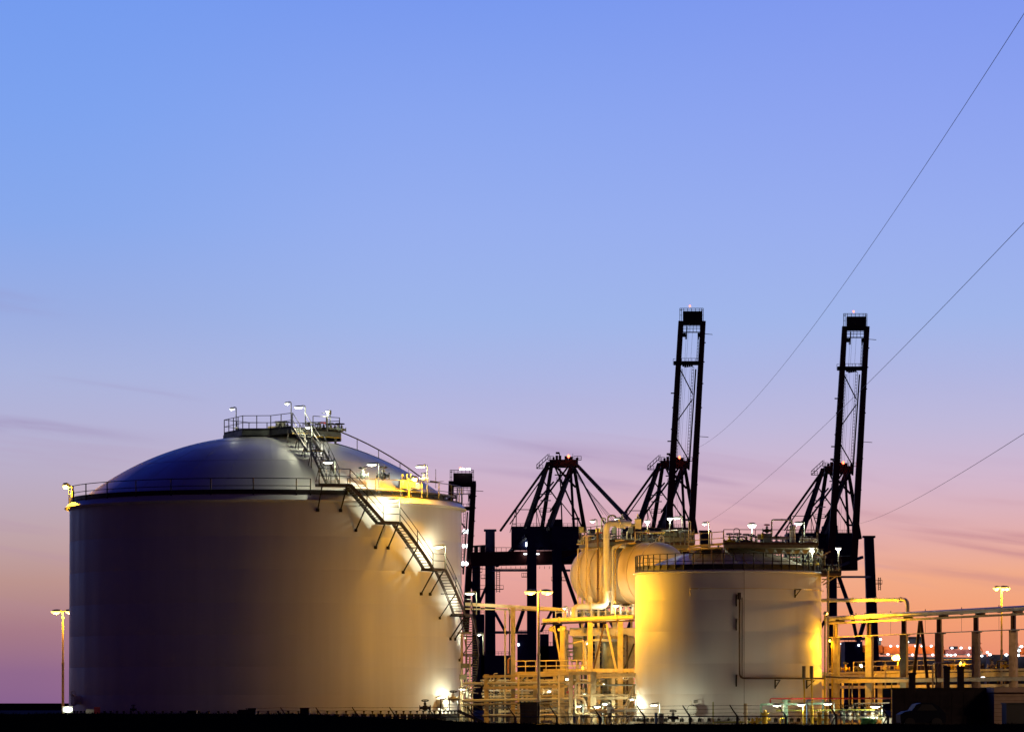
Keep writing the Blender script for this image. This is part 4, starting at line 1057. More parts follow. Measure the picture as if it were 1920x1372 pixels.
# valves: body, bonnet, hand wheel
def valve(label, p, s=.35, m=None, wheel=None, group=None, up=True):
    p = Vector(p); r = thing('valve', label, 'valve', p, group); m = m or M_GREY
    key = ('vbody', round(s, 2), m.name)
    inst('body', key, lambda b: (b.ellip((0, 0, s * .5), s * .45, s * .4, s * .42, 10, 4), b.cyl((-s * .75, 0, s * .5), (s * .75, 0, s * .5), s * .2, 8), b.cyl((-s * .78, 0, s * .5), (-s * .66, 0, s * .5), s * .4, 10), b.cyl((s * .66, 0, s * .5), (s * .78, 0, s * .5), s * .4, 10), b.cyl((0, 0, 0), (0, 0, s * .2), s * .12, 6)), m, r, p)
    inst('bonnet', ('vbon', round(s, 2), m.name), lambda b: (b.cyl((0, 0, s * .8), (0, 0, s * 1.25), s * .16, 8), b.cyl((0, 0, s * 1.0), (0, 0, s * 1.08), s * .3, 8)), m, r, p)
    w = wheel or M_RAIL
    def wh(b):
        b.tube([(s * .5 * math.cos(a), s * .5 * math.sin(a), s * 1.5 + (s * .12 * math.sin(a))) for a in [2 * math.pi * i / 12 for i in range(13)]], s * .06, 5)
        b.cyl((0, 0, s * 1.2), (0, 0, s * 1.62), s * .06, 5); b.beam((-s * .5, 0, s * 1.5), (s * .5, 0, s * 1.5), s * .05); b.beam((0, -s * .5, s * 1.46), (0, s * .5, s * 1.56), s * .05)
    inst('hand_wheel', ('vwh', round(s, 2), w.name), wh, w, r, p); return r
random.seed(11)
mats_v = [M_GREY, M_GALV, M_OLIVE, M_YEL, M_CREAM]
ORD = ['first', 'second', 'third', 'fourth', 'fifth', 'sixth', 'seventh', 'eighth', 'ninth', 'tenth', 'eleventh', 'twelfth', 'thirteenth', 'fourteenth', 'fifteenth', 'sixteenth', 'seventeenth', 'eighteenth', 'nineteenth', 'twentieth', 'twenty first', 'twenty second', 'twenty third', 'twenty fourth', 'twenty fifth', 'twenty sixth']
def nth(s, i, n): return s + ', ' + ('leftmost' if i == 0 else 'rightmost' if i == n - 1 else ORD[i] + ' from the left')
for i in range(26):
    px = 1092 + i * 8.0 + random.uniform(-2, 2); Y = random.uniform(282, 285) if px < 1215 else random.uniform(285.6, 288.5)
    m = mats_v[i % 5] if px > 1190 else mats_v[i % 3]
    valve(nth('red wheeled valve on the vessel platform' if i in (4, 15) else 'small valve on the vessel platform', i, 26), (*XY(px, Y), vpz), random.choice((.34, .42, .5)), m, M_RED if i in (4, 15) else M_RAIL, 'valves on the vessel platform')
for i in range(10):
    px = 1096 + i * 20; Y = 283.5 - (i % 3) * .8; y0 = 1003 + (i % 4) * 3
    pipe('short riser pipe standing on the vessel platform, %s' % ['leftmost', 'second from left', 'third from left', 'fourth from left', 'fifth from left', 'sixth from left', 'seventh from left', 'eighth from left', 'ninth from left', 'rightmost'][i],
         [(px, 1022, Y), (px, y0 - 8, Y), (px + 8, y0 - 8, Y), (px + 8, 1022, Y)], 1.1, [M_GALV, M_CREAM, M_OLIVE][i % 3], .12, 8)
pipe('white ladder hoop standing at the right end of the vessel platform', [(1291, 1003, 281), (1291, 977, 281), (1295, 977, 281), (1295, 1003, 281)], .6, M_WHITE, .08, 6)

# ============================================================ steel frames of the plant
def frame(name, label, cat, parts, base):
    r = thing(name, label, cat, base)
    for (nm, x0, y0, Y0, x1, y1, Y1, w, m) in parts:
        a, c = P(x0, y0, Y0), P(x1, y1, Y1); k = (Y0 + Y1) / 2 / F
        a.z = max(a.z, 0.0); c.z = max(c.z, 0.0)
        MB().beam(a, c, w * k).build(nm, m, r)
    return r
G0 = 1356
pf = frame('process_frame', 'orange lit steel process frame with raking braces under the vessel', 'steel frame', [
    ('column', 1054, 1173, 275, 1054, G0, 275, 8, M_FIRE), ('column', 1106.5, 1166, 274, 1106.5, G0, 274, 9.5, M_FIRE), ('column', 1163, 1165, 273, 1163, G0, 273, 10, M_FIRE),
    ('column', 1058, 1173, 283, 1058, G0, 283, 8, M_FIRE), ('column', 1120, 1178, 283, 1120, G0, 283, 9, M_FIRE), ('column', 1180, 1178, 283, 1180, G0, 283, 16, M_FIRE),
    ('brace', 1133, 1169, 274, 1113, 1254, 274, 3.4, M_RUST), ('brace', 1137, 1169, 273.5, 1155, 1254, 273.5, 4.0, M_CREAM), ('brace', 1039, 1173, 276, 1051, 1240, 275, 3.0, M_CREAM), ('brace', 1189, 1206, 273, 1171, 1253, 273, 3.2, M_RAIL),
    ('beam', 1068, 1184, 282.5, 1192, 1184, 282.5, 15, M_CREAM), ('beam', 1046, 1180, 275, 1060, 1178, 274.9, 5, M_CREAM), ('beam', 1020, 1257, 275.5, 1191, 1256, 272.6, 7, M_FIRE), ('beam', 1048, 1163, 279, 1172, 1160, 279, 5, M_CREAM),
    ('beam', 1112, 1171, 279, 1112, 1172, 283, 5, M_CREAM)], P(1106, G0, 276).xy.to_3d())
eq = thing('pump_skid', 'olive boxed equipment housing inside the process frame', 'equipment', (*XY(1082, 280), 3.3))
MB().box((P(1074, 1237, 280) + P(1091, 1195, 280)) / 2, (17 * 280 / F, 1.2, 42 * 280 / F)).build('body', M_OLIVE, eq); MB().box(P(1082, 1193.5, 280), (19 * 280 / F, 1.3, .1)).build('lid', M_CREAM, eq)
MB().cyl(P(1082.5, 1237, 280), Vector((*XY(1082.5, 280), 0)), .12, 8).build('pedestal', M_FIRE, eq)
bd = thing('heat_exchanger', 'orange lit vertical exchanger drum behind the raking braces', 'equipment', (*XY(1146, 281), 0))
MB().cyl((*XY(1146, 281), 0), (*XY(1146, 281), P(1146, 1196, 281).z), .62, 20).build('shell', M_OLIVE, bd); MB().lathe((*XY(1146, 281), P(0, 1200, 281).z), [(.62, 0), (.7, .02), (.7, .12), (.5, .3), (.01, .36)], 20).build('head', M_CREAM, bd)
pl2 = frame('platform', 'long railed walkway in front of the process frame', 'platform', [
    ('deck', 966, 1260, 272, 1102, 1259, 271.5, 2.6, M_CREAM), ('edge_beam', 966, 1263, 271.8, 1102, 1262, 271.3, 3, M_CREAM)], P(1030, 1262, 272))
def px_rail(parent, x0, y0, Y0, x1, y1, Y1, h, npost, m, rw=.03):
    a, c = P(x0, y0, Y0), P(x1, y1, Y1); up = Vector((0, 0, 1)); b = MB()
    for u in (1, .5): b.tube([a + up * h * u, c + up * h * u], rw, 6)
    g = b.build('guard_rail', m, parent)
    for i in range(npost): inst('post', ('prail', round(h, 2), m.name), lambda bb: bb.cyl((0, 0, -.05), (0, 0, h), .035, 6), m, g, a.lerp(c, i / (npost - 1)))
px_rail(pl2, 966, 1259, 271.8, 1101, 1257, 271.2, .74, 8, M_CREAM, .045)
for x in (972, 1010, 1048, 1086): 
    b = MB(); a = P(x, 1264, 271.6); b.beam(a, (a.x, a.y, 0), .14); b.build('support_leg', M_CREAM, pl2)
pr = frame('pipe_rack', 'low orange lit pipe rack of columns and beams before the vessel', 'pipe rack', [
    ('column', 912, 1263, 276, 912, G0, 276, 9, M_FIRE), ('column', 962, 1262, 275.5, 962, G0, 275.5, 8, M_FIRE), ('column', 1003, 1264, 275, 1003, G0, 275, 7, M_FIRE), ('column', 1070.5, 1259, 270, 1070.5, G0, 270, 7.5, M_FIRE), ('column', 1112.5, 1258, 269.5, 1112.5, G0, 269.5, 11, M_FIRE), ('column', 1150, 1258, 271, 1150, G0, 271, 6, M_FIRE),
    ('column', 937, 1272, 282, 937, G0, 282, 5, M_CREAM), ('column', 988, 1266, 282, 988, G0, 282, 5, M_CREAM), ('column', 1040, 1262, 281, 1040, G0, 281, 6, M_CREAM),
    ('beam', 907, 1268, 276, 1070, 1264, 272, 5, M_CREAM), ('beam', 1067, 1262, 270, 1118, 1261, 269.6, 5.5, M_FIRE), ('beam', 1118, 1265, 270, 1191, 1264, 268.8, 6, M_FIRE),
    ('beam', 907, 1289, 276, 1070, 1286, 272, 5, M_CREAM), ('beam', 1075, 1303, 270, 1191, 1302, 268, 4, M_CREAM), ('beam', 1118, 1309, 270.4, 1191, 1307, 269, 5, M_FIRE),
    ('beam', 1066, 1303, 270.2, 1112, 1303, 269.8, 3, M_CREAM), ('beam', 940, 1333, 280, 1070, 1330, 278, 4, M_CREAM), ('beam', 905, 1305, 279, 1068, 1303, 275, 3, M_CREAM),
    ('beam', 965, 1331, 274, 1075, 1318, 272, 3.4, M_CREAM), ('brace', 1048, 1318, 274, 1066, 1350, 274, 3, M_CREAM), ('brace', 1004, 1268, 275, 992, 1280, 275, 3, M_CREAM), ('brace', 921, 1283, 276, 938, 1268, 275.8, 3.5, M_CREAM), ('brace', 970, 1280, 275.6, 982, 1268, 275.4, 3, M_CREAM)], P(1030, G0, 274).xy.to_3d())
pipe('upper of the long pipes on the low rack by the huge tank', [(868, 1281, 277), (1066, 1279, 272.4)], 2.6, M_WHITE)
pipe('lower long pipe on the low rack ending in a downward elbow', [(868, 1313, 276.6), (1097, 1309, 271), (1097, 1336, 271), (1112, 1334, 270)], 2.9, M_WHITE)
pipe('thin long pipe beneath the lower rack pipe', [(868, 1320, 276.9), (1068, 1317, 272)], 1.9, M_CREAM)
pipe('square pipe loop in front of the low rack', [(1108, 1279, 269), (1079, 1279, 269), (1079, 1337, 269), (1110, 1337, 269)], 1.9, M_CREAM, .2)
pipe('pipe run low between the rack and the small tank', [(1108, 1333, 267), (1194, 1330, 264.5)], 3.6, M_WHITE)
pipe('slim pipe crossing the right bays of the low rack', [(1118, 1284, 270.8), (1191, 1283, 269)], 1.8, M_GREY)
pipe('slim upper pipe crossing the right bays of the low rack', [(1118, 1270, 270.8), (1191, 1268, 269)], 1.4, M_CREAM)
pipe('U shaped pipe standing between the raking braces', [(1075, 1205, 276), (1094, 1201, 276), (1094, 1256, 276)], 1.6, M_CREAM, .2)
pipe('pale pipe running behind the middle frame column', [(1098, 1258, 277), (1098, 1200, 277), (1162, 1200, 277)], 2.0, M_WHITE, .3)
pipe('short pipe stub drooping from the left end of the header', [(1036, 1174, 276.4), (1030, 1180, 276.4), (1041, 1182, 276.4)], 3, M_CREAM, .1)
# pipe bridge from the tank stair to the frame
br = frame('pipe_bridge', 'high orange pipe bridge from the huge tank to the process frame', 'pipe bridge', [
    ('bridge_beam', 874, 1132, 284, 1052, 1142, 278, 6, M_CREAM), ('bridge_beam', 872, 1141, 284.4, 1040, 1144, 279, 2.4, M_CREAM), ('column', 962, 1138, 280, 962, G0, 280, 8.5, M_FIRE), ('column', 955.5, 1142, 281, 955.5, G0, 281, 2.6, M_RUST), ('brace', 953, 1140, 281, 961, 1166, 280.3, 2, M_CREAM)], P(962, G0, 280).xy.to_3d())
for i, x in enumerate((905, 1000, 1040)):
    MB().box(P(x, 1140, 281.5), (.3, .5, .12)).build('pipe_shoe', M_RUST, br)
pipe('thin pale pole between the stairs and the bridge column', [(947, 1144, 279.5), (947, 1354, 279.5)], 1.6, M_CREAM, n=8, cat='pole')
pipe('short orange riser at the foot of the bridge column', [(953, 1262, 278), (953, 1236, 278), (957, 1233, 278)], 1.7, mat('orange_pipe_paint', (.55, .18, .03), .45, 0, .2, 2.0), .1)
pipe('curved pipe end over the left part of the header', [(1045, 1142, 277.4), (1060, 1145, 277.2), (1060, 1158, 277)], 1.6, M_CREAM, .4)
pipe('curved grey pipe behind the elbow of the tall white pipe', [(1082, 1140, 278.6), (1092, 1143, 278.6), (1092, 1158, 278.6)], 1.6, M_OLIVE, .4)
# deck and rail on top of the frame behind the header
pl3 = frame('platform', 'narrow railed deck behind the header pipe below the vessel', 'platform', [('deck', 1040, 1158, 280, 1190, 1154, 280, 2.5, M_OLIVE)], P(1110, 1158, 280))
px_rail(pl3, 1042, 1157, 279.6, 1189, 1153, 279.6, .66, 12, M_CREAM, .03)
random.seed(5)
for i in range(9):
    valve(nth('small valve in the pipes under the gas vessel', i, 9), P(1090 + i * 12, 1156 - (i % 2), 280.4 + (i % 3) * .4), .45 + .1 * (i % 2), [M_GALV, M_WHITE, M_GREY][i % 3], M_RAIL, 'valves under the gas vessel')
pipe('white vertical pipe left below the gas vessel', [(1112, 1128, 280.6), (1112, 1160, 280.6)], 3, M_WHITE)
pipe('pale vertical pipe right below the gas vessel', [(1188, 1132, 280), (1188, 1160, 280)], 4, M_WHITE)
pipe('greenish vertical pipe centre below the gas vessel', [(1146, 1132, 280.8), (1146, 1162, 280.8)], 2.2, M_GREY)
arm_lamp('white lamp over the header pipe below the gas vessel', P(1155, 1135, 278), P(0, 1155, 278).z, power=800, length=.5)
arm_lamp('small white lamp at the left end of the header pipe', P(1058, 1140, 278.5), P(0, 1158, 278).z, power=160, length=.2)
# ground level lamps and equipment between the tanks
arm_lamp('white lamp behind the fence, left of the white control box', P(1085, 1323, 268), 0, power=340, length=.4)
arm_lamp('long white lamp behind the fence, beside the white control box', P(1120, 1324, 268), 0, power=340, length=.52)
arm_lamp('white lamp just above and left of the white control box', P(1134, 1319, 270), 0, power=340, length=.4)
arm_lamp('white lamp against the left edge of the small tank', P(1184, 1310, 268), 0, power=420, length=.38)
for x, y, Y, w in ((1132, 1283, 276, 5), (1063, 1273, 277, 6), (1063, 1280, 277, 6), (948, 1296, 281, 4)):
    r = thing('work_light', {1132: 'tiny white work light in the right bay of the low rack', 948: 'tiny cool white work light left of the bridge column'}.get(x, 'tiny white tube light in the low rack, %s one' % ('upper' if y == 1273 else 'lower')), 'lamp', P(x, y, Y))
    MB().ellip(P(x, y, Y), w * .5 * Y / F, .08, .07, 10, 4).build('lens', E_WHT, r); MB().box(P(x, y - 2.2, Y), (w * Y / F, .16, .05)).build('housing', M_GREY, r); light(r, P(x, y + 3, Y - .2), WHT, 60 * PWW, .1)
bc = thing('beacon', 'amber warning beacon on the frame walkway', 'beacon', P(1092.6, 1256, 271)); MB().cyl(P(1092.6, 1256, 271), P(1092.6, 1253.5, 271), .08, 8).build('base', M_RAIL, bc); MB().ellip(P(1092.6, 1252.5, 271), .1, .1, .16, 10, 5).build('lens', E_AMB, bc)
cb = thing('control_box', 'white control box with a pipe stub behind the fence', 'control box', (*XY(1143.5, 266), 0))
MB().box(P(1143.5, 1329, 266), (11 * 266 / F, .5, 13 * 266 / F)).build('body', M_WHITE, cb); MB().cyl(P(1142, 1322, 266), P(1142, 1316, 266), .06, 8).build('vent', M_WHITE, cb); MB().beam(P(1143.5, 1335, 266), Vector((*XY(1143.5, 266), 0)), .2).build('pedestal', M_GALV, cb); MB().box(P(1143.5, 1322.3, 266), (12 * 266 / F, .56, .05)).build('lid', M_GALV, cb)
# small sheds
def shed(label, x0, y0, x1, Y, dep, m, name='shed', ribs=True, door=None):
    a, c = P(x0, y0, Y), P(x1, y0, Y); base = Vector(((a.x + c.x) / 2, Y + dep / 2, 0)); r = thing(name, label, name, base)
    MB().box((base.x, base.y, a.z / 2), (c.x - a.x, dep, a.z)).build('wall', m, r)
    MB().box((base.x, base.y, a.z + .04), (c.x - a.x + .16, dep + .2, .08)).build('roof', m, r)
    if ribs:
        n = int((c.x - a.x) / .18)
        for i in range(1, n):
            x = a.x + (c.x - a.x) * i / n
            inst('wall_panel', ('rib', round(a.z, 2), m.name), lambda b: b.box((0, 0, a.z / 2), (.07, .03, a.z - .1)), m, r, (x, Y - .016, 0))
    return r
shed('dark ribbed shed behind the fence left of the street lamp', 975, 1318, 1007, 267, 2.0, M_DARK)
ps = frame('gate_post', 'dark steel gate frame beside the ribbed shed', 'post', [('post', 1010, 1318, 266, 1010, G0, 266, 4, M_RAIL), ('post', 972, 1318, 266, 972, G0, 266, 1.6, M_CREAM), ('lintel', 970, 1317, 266, 1012, 1316.5, 266, 2.5, M_RAIL)], P(991, G0, 266).xy.to_3d())
# access stair over the bund beside the huge tank
ac = thing('access_stairs', 'small railed access platform with steps at the huge tank foot', 'stairs', (*XY(842, 268), 0))
a, c = P(826, 1332, 268), P(859, 1332, 268)
MB().box((a + c) / 2 + Vector((0, .4, 0)), (c.x - a.x, .8, .07)).build('deck', M_RAIL, ac)
railing(ac, [a + Vector((0, .8, 0)), a, Vector((c.x, c.y, c.z))], .80, .55, M_RAIL, .024, toe=False, pr=.03)
for p in (a, c, a + Vector((0, .8, 0)), c + Vector((0, .8, 0))): MB().beam(p, (p.x, p.y, 0), .07).build('leg', M_RAIL, ac)
e_ = P(905, 1353, 268); fl = MB()
for dy in (0, .8): fl.beam(c + Vector((0, dy, 0)), e_ + Vector((0, dy, 0)), .05, .2)
fo = fl.build('flight', M_RAIL, ac)
for i in range(7): inst('tread', 'ac_tread', lambda b: b.box((0, .4, 0), (.24, .78, .03)), M_GALV, fo, c.lerp(e_, (i + .5) / 7))
g = MB()
for dy in (0, .8):
    for hh in (.8, .42): g.tube([c + Vector((0, dy, hh)), c + Vector((.15, dy, hh)), e_ + Vector((0, dy, hh))], .024, 6)
g.build('guard_rail', M_RAIL, ac)
# valve on the big tank wall and pipework at its right foot
valve('black valve standing out from the foot of the huge tank', P(797, 1333, 270.4), .5, M_RAIL, M_RAIL)
valve('dark valve low at the left foot of the huge tank wall', P(250, 1333, 272), .28, M_RAIL, M_RAIL)
sg = thing('barrier_board', 'red and white barrier board at the left foot of the huge tank', 'barrier', (*XY(172, 262), 0))
MB().box((P(161, 1337, 262) + P(176, 1331, 262)) / 2, (15 * 262 / F, .06, 10 * 262 / F)).build('white_board', M_WHITE, sg); MB().box((P(176.2, 1337, 262) + P(188, 1327, 262)) / 2, (11.5 * 262 / F, .06, 15 * 262 / F)).build('red_board', mat('barrier_red', (.32, .03, .06), .5, 0, .2, 3), sg)
for x in (164, 185): MB().beam((*XY(x, 262.06), 0), P(x, 1334, 262.06), .05).build('leg', M_GALV, sg)
wb = frame('junction_cabinets', 'stacked junction cabinets and conduits at the edge of the huge tank', 'cabinet', [
    ('cabinet', 872, 1243, 280, 872, 1252, 280, 16, M_OLIVE), ('cabinet', 868, 1264, 279.6, 868, 1273, 279.6, 13, M_OLIVE), ('mast', 866, 1188, 280.4, 866, G0, 280.4, 4.5, M_CREAM), ('mast', 874, 1190, 280.4, 874, G0, 280.4, 3, M_OLIVE), ('arm', 858, 1186, 280.4, 884, 1186, 280.4, 3, M_OLIVE), ('mast', 881, 1230, 281, 881, G0, 281, 3, M_CREAM)], P(870, G0, 280).xy.to_3d())
for i in range(7):
    pipe(nth('thin conduit at the right foot of the huge tank', i, 7), [(862 + i * 4, 1354, 277.6), (862 + i * 4, 1286 + (i * 5) % 14, 277.6), (876 + i * 4, 1282 + (i * 7) % 18, 278.2)], 1.0, [M_CREAM, M_OLIVE, M_WHITE][i % 3], .2, 6)['group'] = 'conduits at the foot of the huge tank'
valve('grey pump valve under the lamp at the huge tank foot', P(850, 1316, 272), .5, M_WHITE, M_RAIL)
pipe('hooked white pipe at the access platform', [(818, 1330, 270.6), (818, 1306, 270.6), (826, 1303, 270.6)], .9, M_WHITE, .1, 8)

# ============================================================ dense steelwork and pipes behind the front frames
rr = random.Random(31)
parts = []
for i, x in enumerate((1064, 1082, 1098, 1132, 1148, 1170, 1186)): parts.append(('column', x, 1180, 287 + (i % 2), x, G0, 287 + (i % 2), 4 + (i % 3), [M_CREAM, M_FIRE, M_OLIVE][i % 3]))
for i, y in enumerate((1206, 1222, 1238, 1262, 1277, 1291, 1313, 1326, 1341)): parts.append(('beam', 1060 + (i % 3) * 5, y, 286.5, 1192, y - 1, 286.5, 3 + (i * 5) % 4, [M_FIRE, M_CREAM, M_OLIVE][i % 3]))
for i in range(8): x = 1062 + i * 16; parts.append(('brace', x, 1208 + (i % 2) * 54, 286, x + 15, 1258 + (i % 2) * 50, 286, 2, M_CREAM))
frame('process_frame', 'dense back row of steel frame bays beneath the gas vessel', 'steel frame', parts, P(1126, G0, 287).xy.to_3d())
parts = []
for i, x in enumerate((920, 932, 946, 972, 981, 996, 1016, 1028, 1044, 1056)): parts.append(('column', x, 1266 + (i * 7) % 18, 284 + (i % 3), x, G0, 284 + (i % 3), 2.5 + (i * 3) % 4, [M_CREAM, M_FIRE, M_OLIVE, M_RUST][i % 4]))
for i, y in enumerate((1274, 1284, 1296, 1300, 1309, 1324, 1329, 1336, 1343, 1348)): parts.append(('beam', 900 + (i * 11) % 30, y, 283.5, 1064, y - 1, 283, 2 + (i * 3) % 3.5, [M_CREAM, M_OLIVE, M_FIRE][i % 3]))
frame('pipe_rack', 'dense back row of pipe supports between the huge tank and the frame', 'pipe rack', parts, P(982, G0, 284).xy.to_3d())
eqs = [(1072, 1262, 1086, 1284, 284.5, M_OLIVE), (1090, 1290, 1104, 1312, 284, M_GREY), (1126, 1266, 1144, 1282, 284.5, M_WHITE), (1150, 1262, 1168, 1280, 285, M_OLIVE), (1172, 1288, 1190, 1304, 284, M_GREY), (1124, 1292, 1142, 1306, 284.5, M_OLIVE), (1076, 1316, 1096, 1340, 283, M_GREY), (1150, 1312, 1174, 1336, 283.5, M_OLIVE), (1098, 1208, 1112, 1250, 285, M_OLIVE), (1128, 1196, 1140, 1250, 286, M_FIRE), (1166, 1196, 1190, 1250, 286, M_FIRE), (1012, 1290, 1034, 1304, 284.5, M_OLIVE), (980, 1292, 1000, 1303, 284.6, M_RUST), (926, 1296, 946, 1308, 284.4, M_OLIVE), (1040, 1308, 1060, 1326, 283.6, M_GREY), (920, 1322, 956, 1352, 283.2, M_DARK)]
words = ['olive housing in the upper middle bay', 'grey housing in the second tier bay', 'white instrument panel in the right bays', 'olive housing beside the white panel', 'grey box against the small tank edge', 'olive box under the white panel', 'grey cabinet near the fence in the middle bays', 'olive cabinet near the fence in the right bays', 'tall olive duct behind the middle column', 'tall pale duct between the raking braces', 'wide pale duct beside the small tank', 'olive tray box behind the street lamp', 'brown tray box left of the street lamp', 'olive tray box at the left rack end', 'grey cabinet behind the street lamp foot', 'dark cabinet at the left rack foot']
for (x0, y0, x1, y1, Y, m), w_ in zip(eqs, words):
    a, c = P(x0, y1, Y), P(x1, y0, Y); r = thing('equipment_box', w_ + ' of the plant', 'equipment', ((a.x + c.x) / 2, Y, a.z)); dx, dz = c.x - a.x, c.z - a.z
    MB().box(((a.x + c.x) / 2, Y, (a.z + c.z) / 2), (dx, .7, dz)).build('body', m, r)
    MB().box(((a.x + c.x) / 2, Y - .37, (a.z + c.z) / 2), (dx * .8, .03, dz * .78)).build('door', m, r)
    MB().box(((a.x + c.x) / 2, Y, c.z + .03), (dx * 1.08, .8, .06)).build('lid', m, r)
    MB().cyl(((a.x + c.x) / 2, Y, a.z - .4), ((a.x + c.x) / 2, Y, a.z), .08, 6).build('foot', M_RUST, r)
hp_ = [(905, 1276, 1066, 280.5, 1.2), (905, 1294, 1068, 281, 1.6), (905, 1301, 1066, 280, 1.1), (905, 1326, 1066, 278.6, 2.2), (905, 1340, 1072, 277.4, 1.8), (1076, 1274, 1190, 281, 1.3), (1076, 1296, 1190, 281.4, 1.7), (1080, 1318, 1190, 279.6, 1.4), (1118, 1324, 1188, 277, 2.2), (1120, 1342, 1192, 274, 1.8), (1064, 1216, 1188, 284, 1.5), (1064, 1230, 1188, 284.4, 1.1)]
for i, (x0, y, x1, Y, r_) in enumerate(hp_):
    pipe(['slim', 'pale', 'thin', 'thick low', 'lowest', 'slim upper', 'pale middle', 'thin lower', 'thick', 'lowest pale', 'pale high', 'thin high'][i] + ' background pipe in the ' + ('left rack bays' if i < 5 else 'right rack bays' if i < 10 else 'frame under the vessel'), [(x0, y, Y), (x1 - 12, y - 1, Y - .6), (x1 - 12, y + 9 - (i % 3) * 9 + 1, Y - .6)], r_, [M_CREAM, M_WHITE, M_OLIVE, M_GALV][i % 4], .25, 8)
vt_ = [(926, 1262, 1352), (941, 1290, 1350), (979, 1264, 1350), (1021, 1268, 1352), (1036, 1284, 1352), (1060, 1262, 1352), (1083, 1252, 1352), (1090, 1262, 1340), (1124, 1254, 1352), (1140, 1258, 1352), (1156, 1182, 1350), (1176, 1190, 1352)]
for i, (x, y0, y1) in enumerate(vt_):
    Y = 279 + (i * 5) % 4; pipe(nth('slim upright pipe among the plant bays', i, len(vt_)), [(x, y1, Y), (x, y0, Y), (x + 7 - 14 * (i % 2), y0, Y)], 1.0 + .35 * (i % 3), [M_CREAM, M_GALV, M_WHITE, M_RUST][i % 4], .15, 8)
for i in range(16):
    x = 912 + i * 17.4; y = (1288, 1317, 1302, 1337)[i % 4]; Y = 278 + (i % 3)
    valve(nth('small valve in the dense plant bays', i, 16), P(x, y, Y), .5, [M_OLIVE, M_GREY, M_CREAM, M_WHITE][i % 4], M_RED if i == 9 else M_RAIL, 'valves in the plant bays')
for i, (x, y, Y, w) in enumerate(((1100, 1206, 281, 150), (1166, 1270, 276, 90), (1096, 1302, 276, 60), (1030, 1296, 278, 50))):  # extra lamps added to brighten the plant bays
    r = thing('work_light', ['added white work light under the header among the frame columns', 'added white work light in the top right rack bay', 'added white work light in the middle rack bay', 'added white work light in the left rack bay'][i], 'lamp', P(x, y, Y))
    MB().ellip(P(x, y, Y), .12, .09, .07, 10, 4).build('lens', E_WHT, r); MB().box(P(x, y - 2.4, Y), (.3, .2, .05)).build('housing', M_GREY, r); light(r, P(x, y + 4, Y - .3), WHT, w * PWW, .12)

for i in range(14):
    x = 1090 + i * 15.4; Y = (282 if x < 1200 else 285.6) + (i % 3); y1 = 1021
    if i % 2 == 0:
        r = thing('instrument_stand', nth('instrument stand on the vessel platform', i // 2, 7), 'instrument', (*XY(x, Y), vpz)); MB().cyl((*XY(x, Y), vpz), (*XY(x, Y), vpz + .75), .04, 6).build('stem', M_GALV, r); MB().box((*XY(x, Y), vpz + .95), (.34, .25, .42)).build('box', [M_GREY, M_YEL, M_OLIVE][(i // 2) % 3], r)
for i, (y, x0, x1, Y) in enumerate(((1004, 1094, 1160, 282.6), (1010, 1150, 1226, 284.6), (1000, 1200, 1290, 286.4), (1012, 1092, 1190, 282), (1008, 1230, 1296, 286), (994, 1240, 1296, 287.4))):
    pipe(['higher left', 'middle', 'higher right', 'lower left', 'lower right', 'topmost right'][i] + ' cross pipe among the vessel platform valves', [(x0, 1021, Y), (x0, y, Y), (x1, y, Y), (x1, 1021, Y)], 1.0 + .4 * (i % 2), [M_CREAM, M_GALV, M_YEL, M_OLIVE][i % 4], .15, 8)
# ============================================================ platform on the small tank
z2 = P(1357, 1020, 266).z
p2 = deck_thing('platform', 'railed platform over the small tank carrying filters and valves', [XY(1357, 266), XY(1534, 266.5), XY(1532, 277), XY(1360, 275)], z2, M_OLIVE, .22)
railing(p2, [Vector((*XY(1357, 266), z2)), Vector((*XY(1534, 266.5), z2)), Vector((*XY(1532, 272), z2))], 1.0, 1.15, M_RUST, .024, toe=True, pr=.028)
b = MB()
for px in range(1360, 1534, 11): b.beam(P(px, 1024, 266.2), P(px + 4, 1029, 276), .05)
b.beam(P(1357, 1024, 266), P(1534, 1024, 266.5), .08, .2); b.beam(P(1360, 1029, 272), P(1530, 1029, 272), .07, .12); b.build('edge_beam', M_OLIVE, p2)
for px, Y in ((1364, 267.2), (1436, 266.8), (1436, 274), (1528, 267), (1528, 275.5), (1372, 274)):
    x, y = XY(px, Y); r_ = math.hypot(x - T2.x, y - T2.y); zb = dome2_z(r_) if r_ < 6 else 10.38
    MB().beam((x, y, zb), (x, y, z2 - .22), .10).build('support_leg', M_CREAM if px < 1400 else M_GREY, p2)
# open trusses under the right half
for Y in (270, 274):
    tr = MB()
    for i in range(6):
        x0 = 1438 + i * 16; tr.beam(P(x0, 1030, Y), P(x0 + 16, 1056 + i * 1.2, Y), .07); tr.beam(P(x0 + 16, 1030, Y), P(x0, 1054 + i * 1.2, Y), .06); tr.beam(P(x0, 1028, Y), P(x0, 1056 + i * 1.4, Y), .08)
    tr.beam(P(1436, 1044, Y), P(1534, 1048, Y), .09); tr.build('lattice', M_GREY, p2)

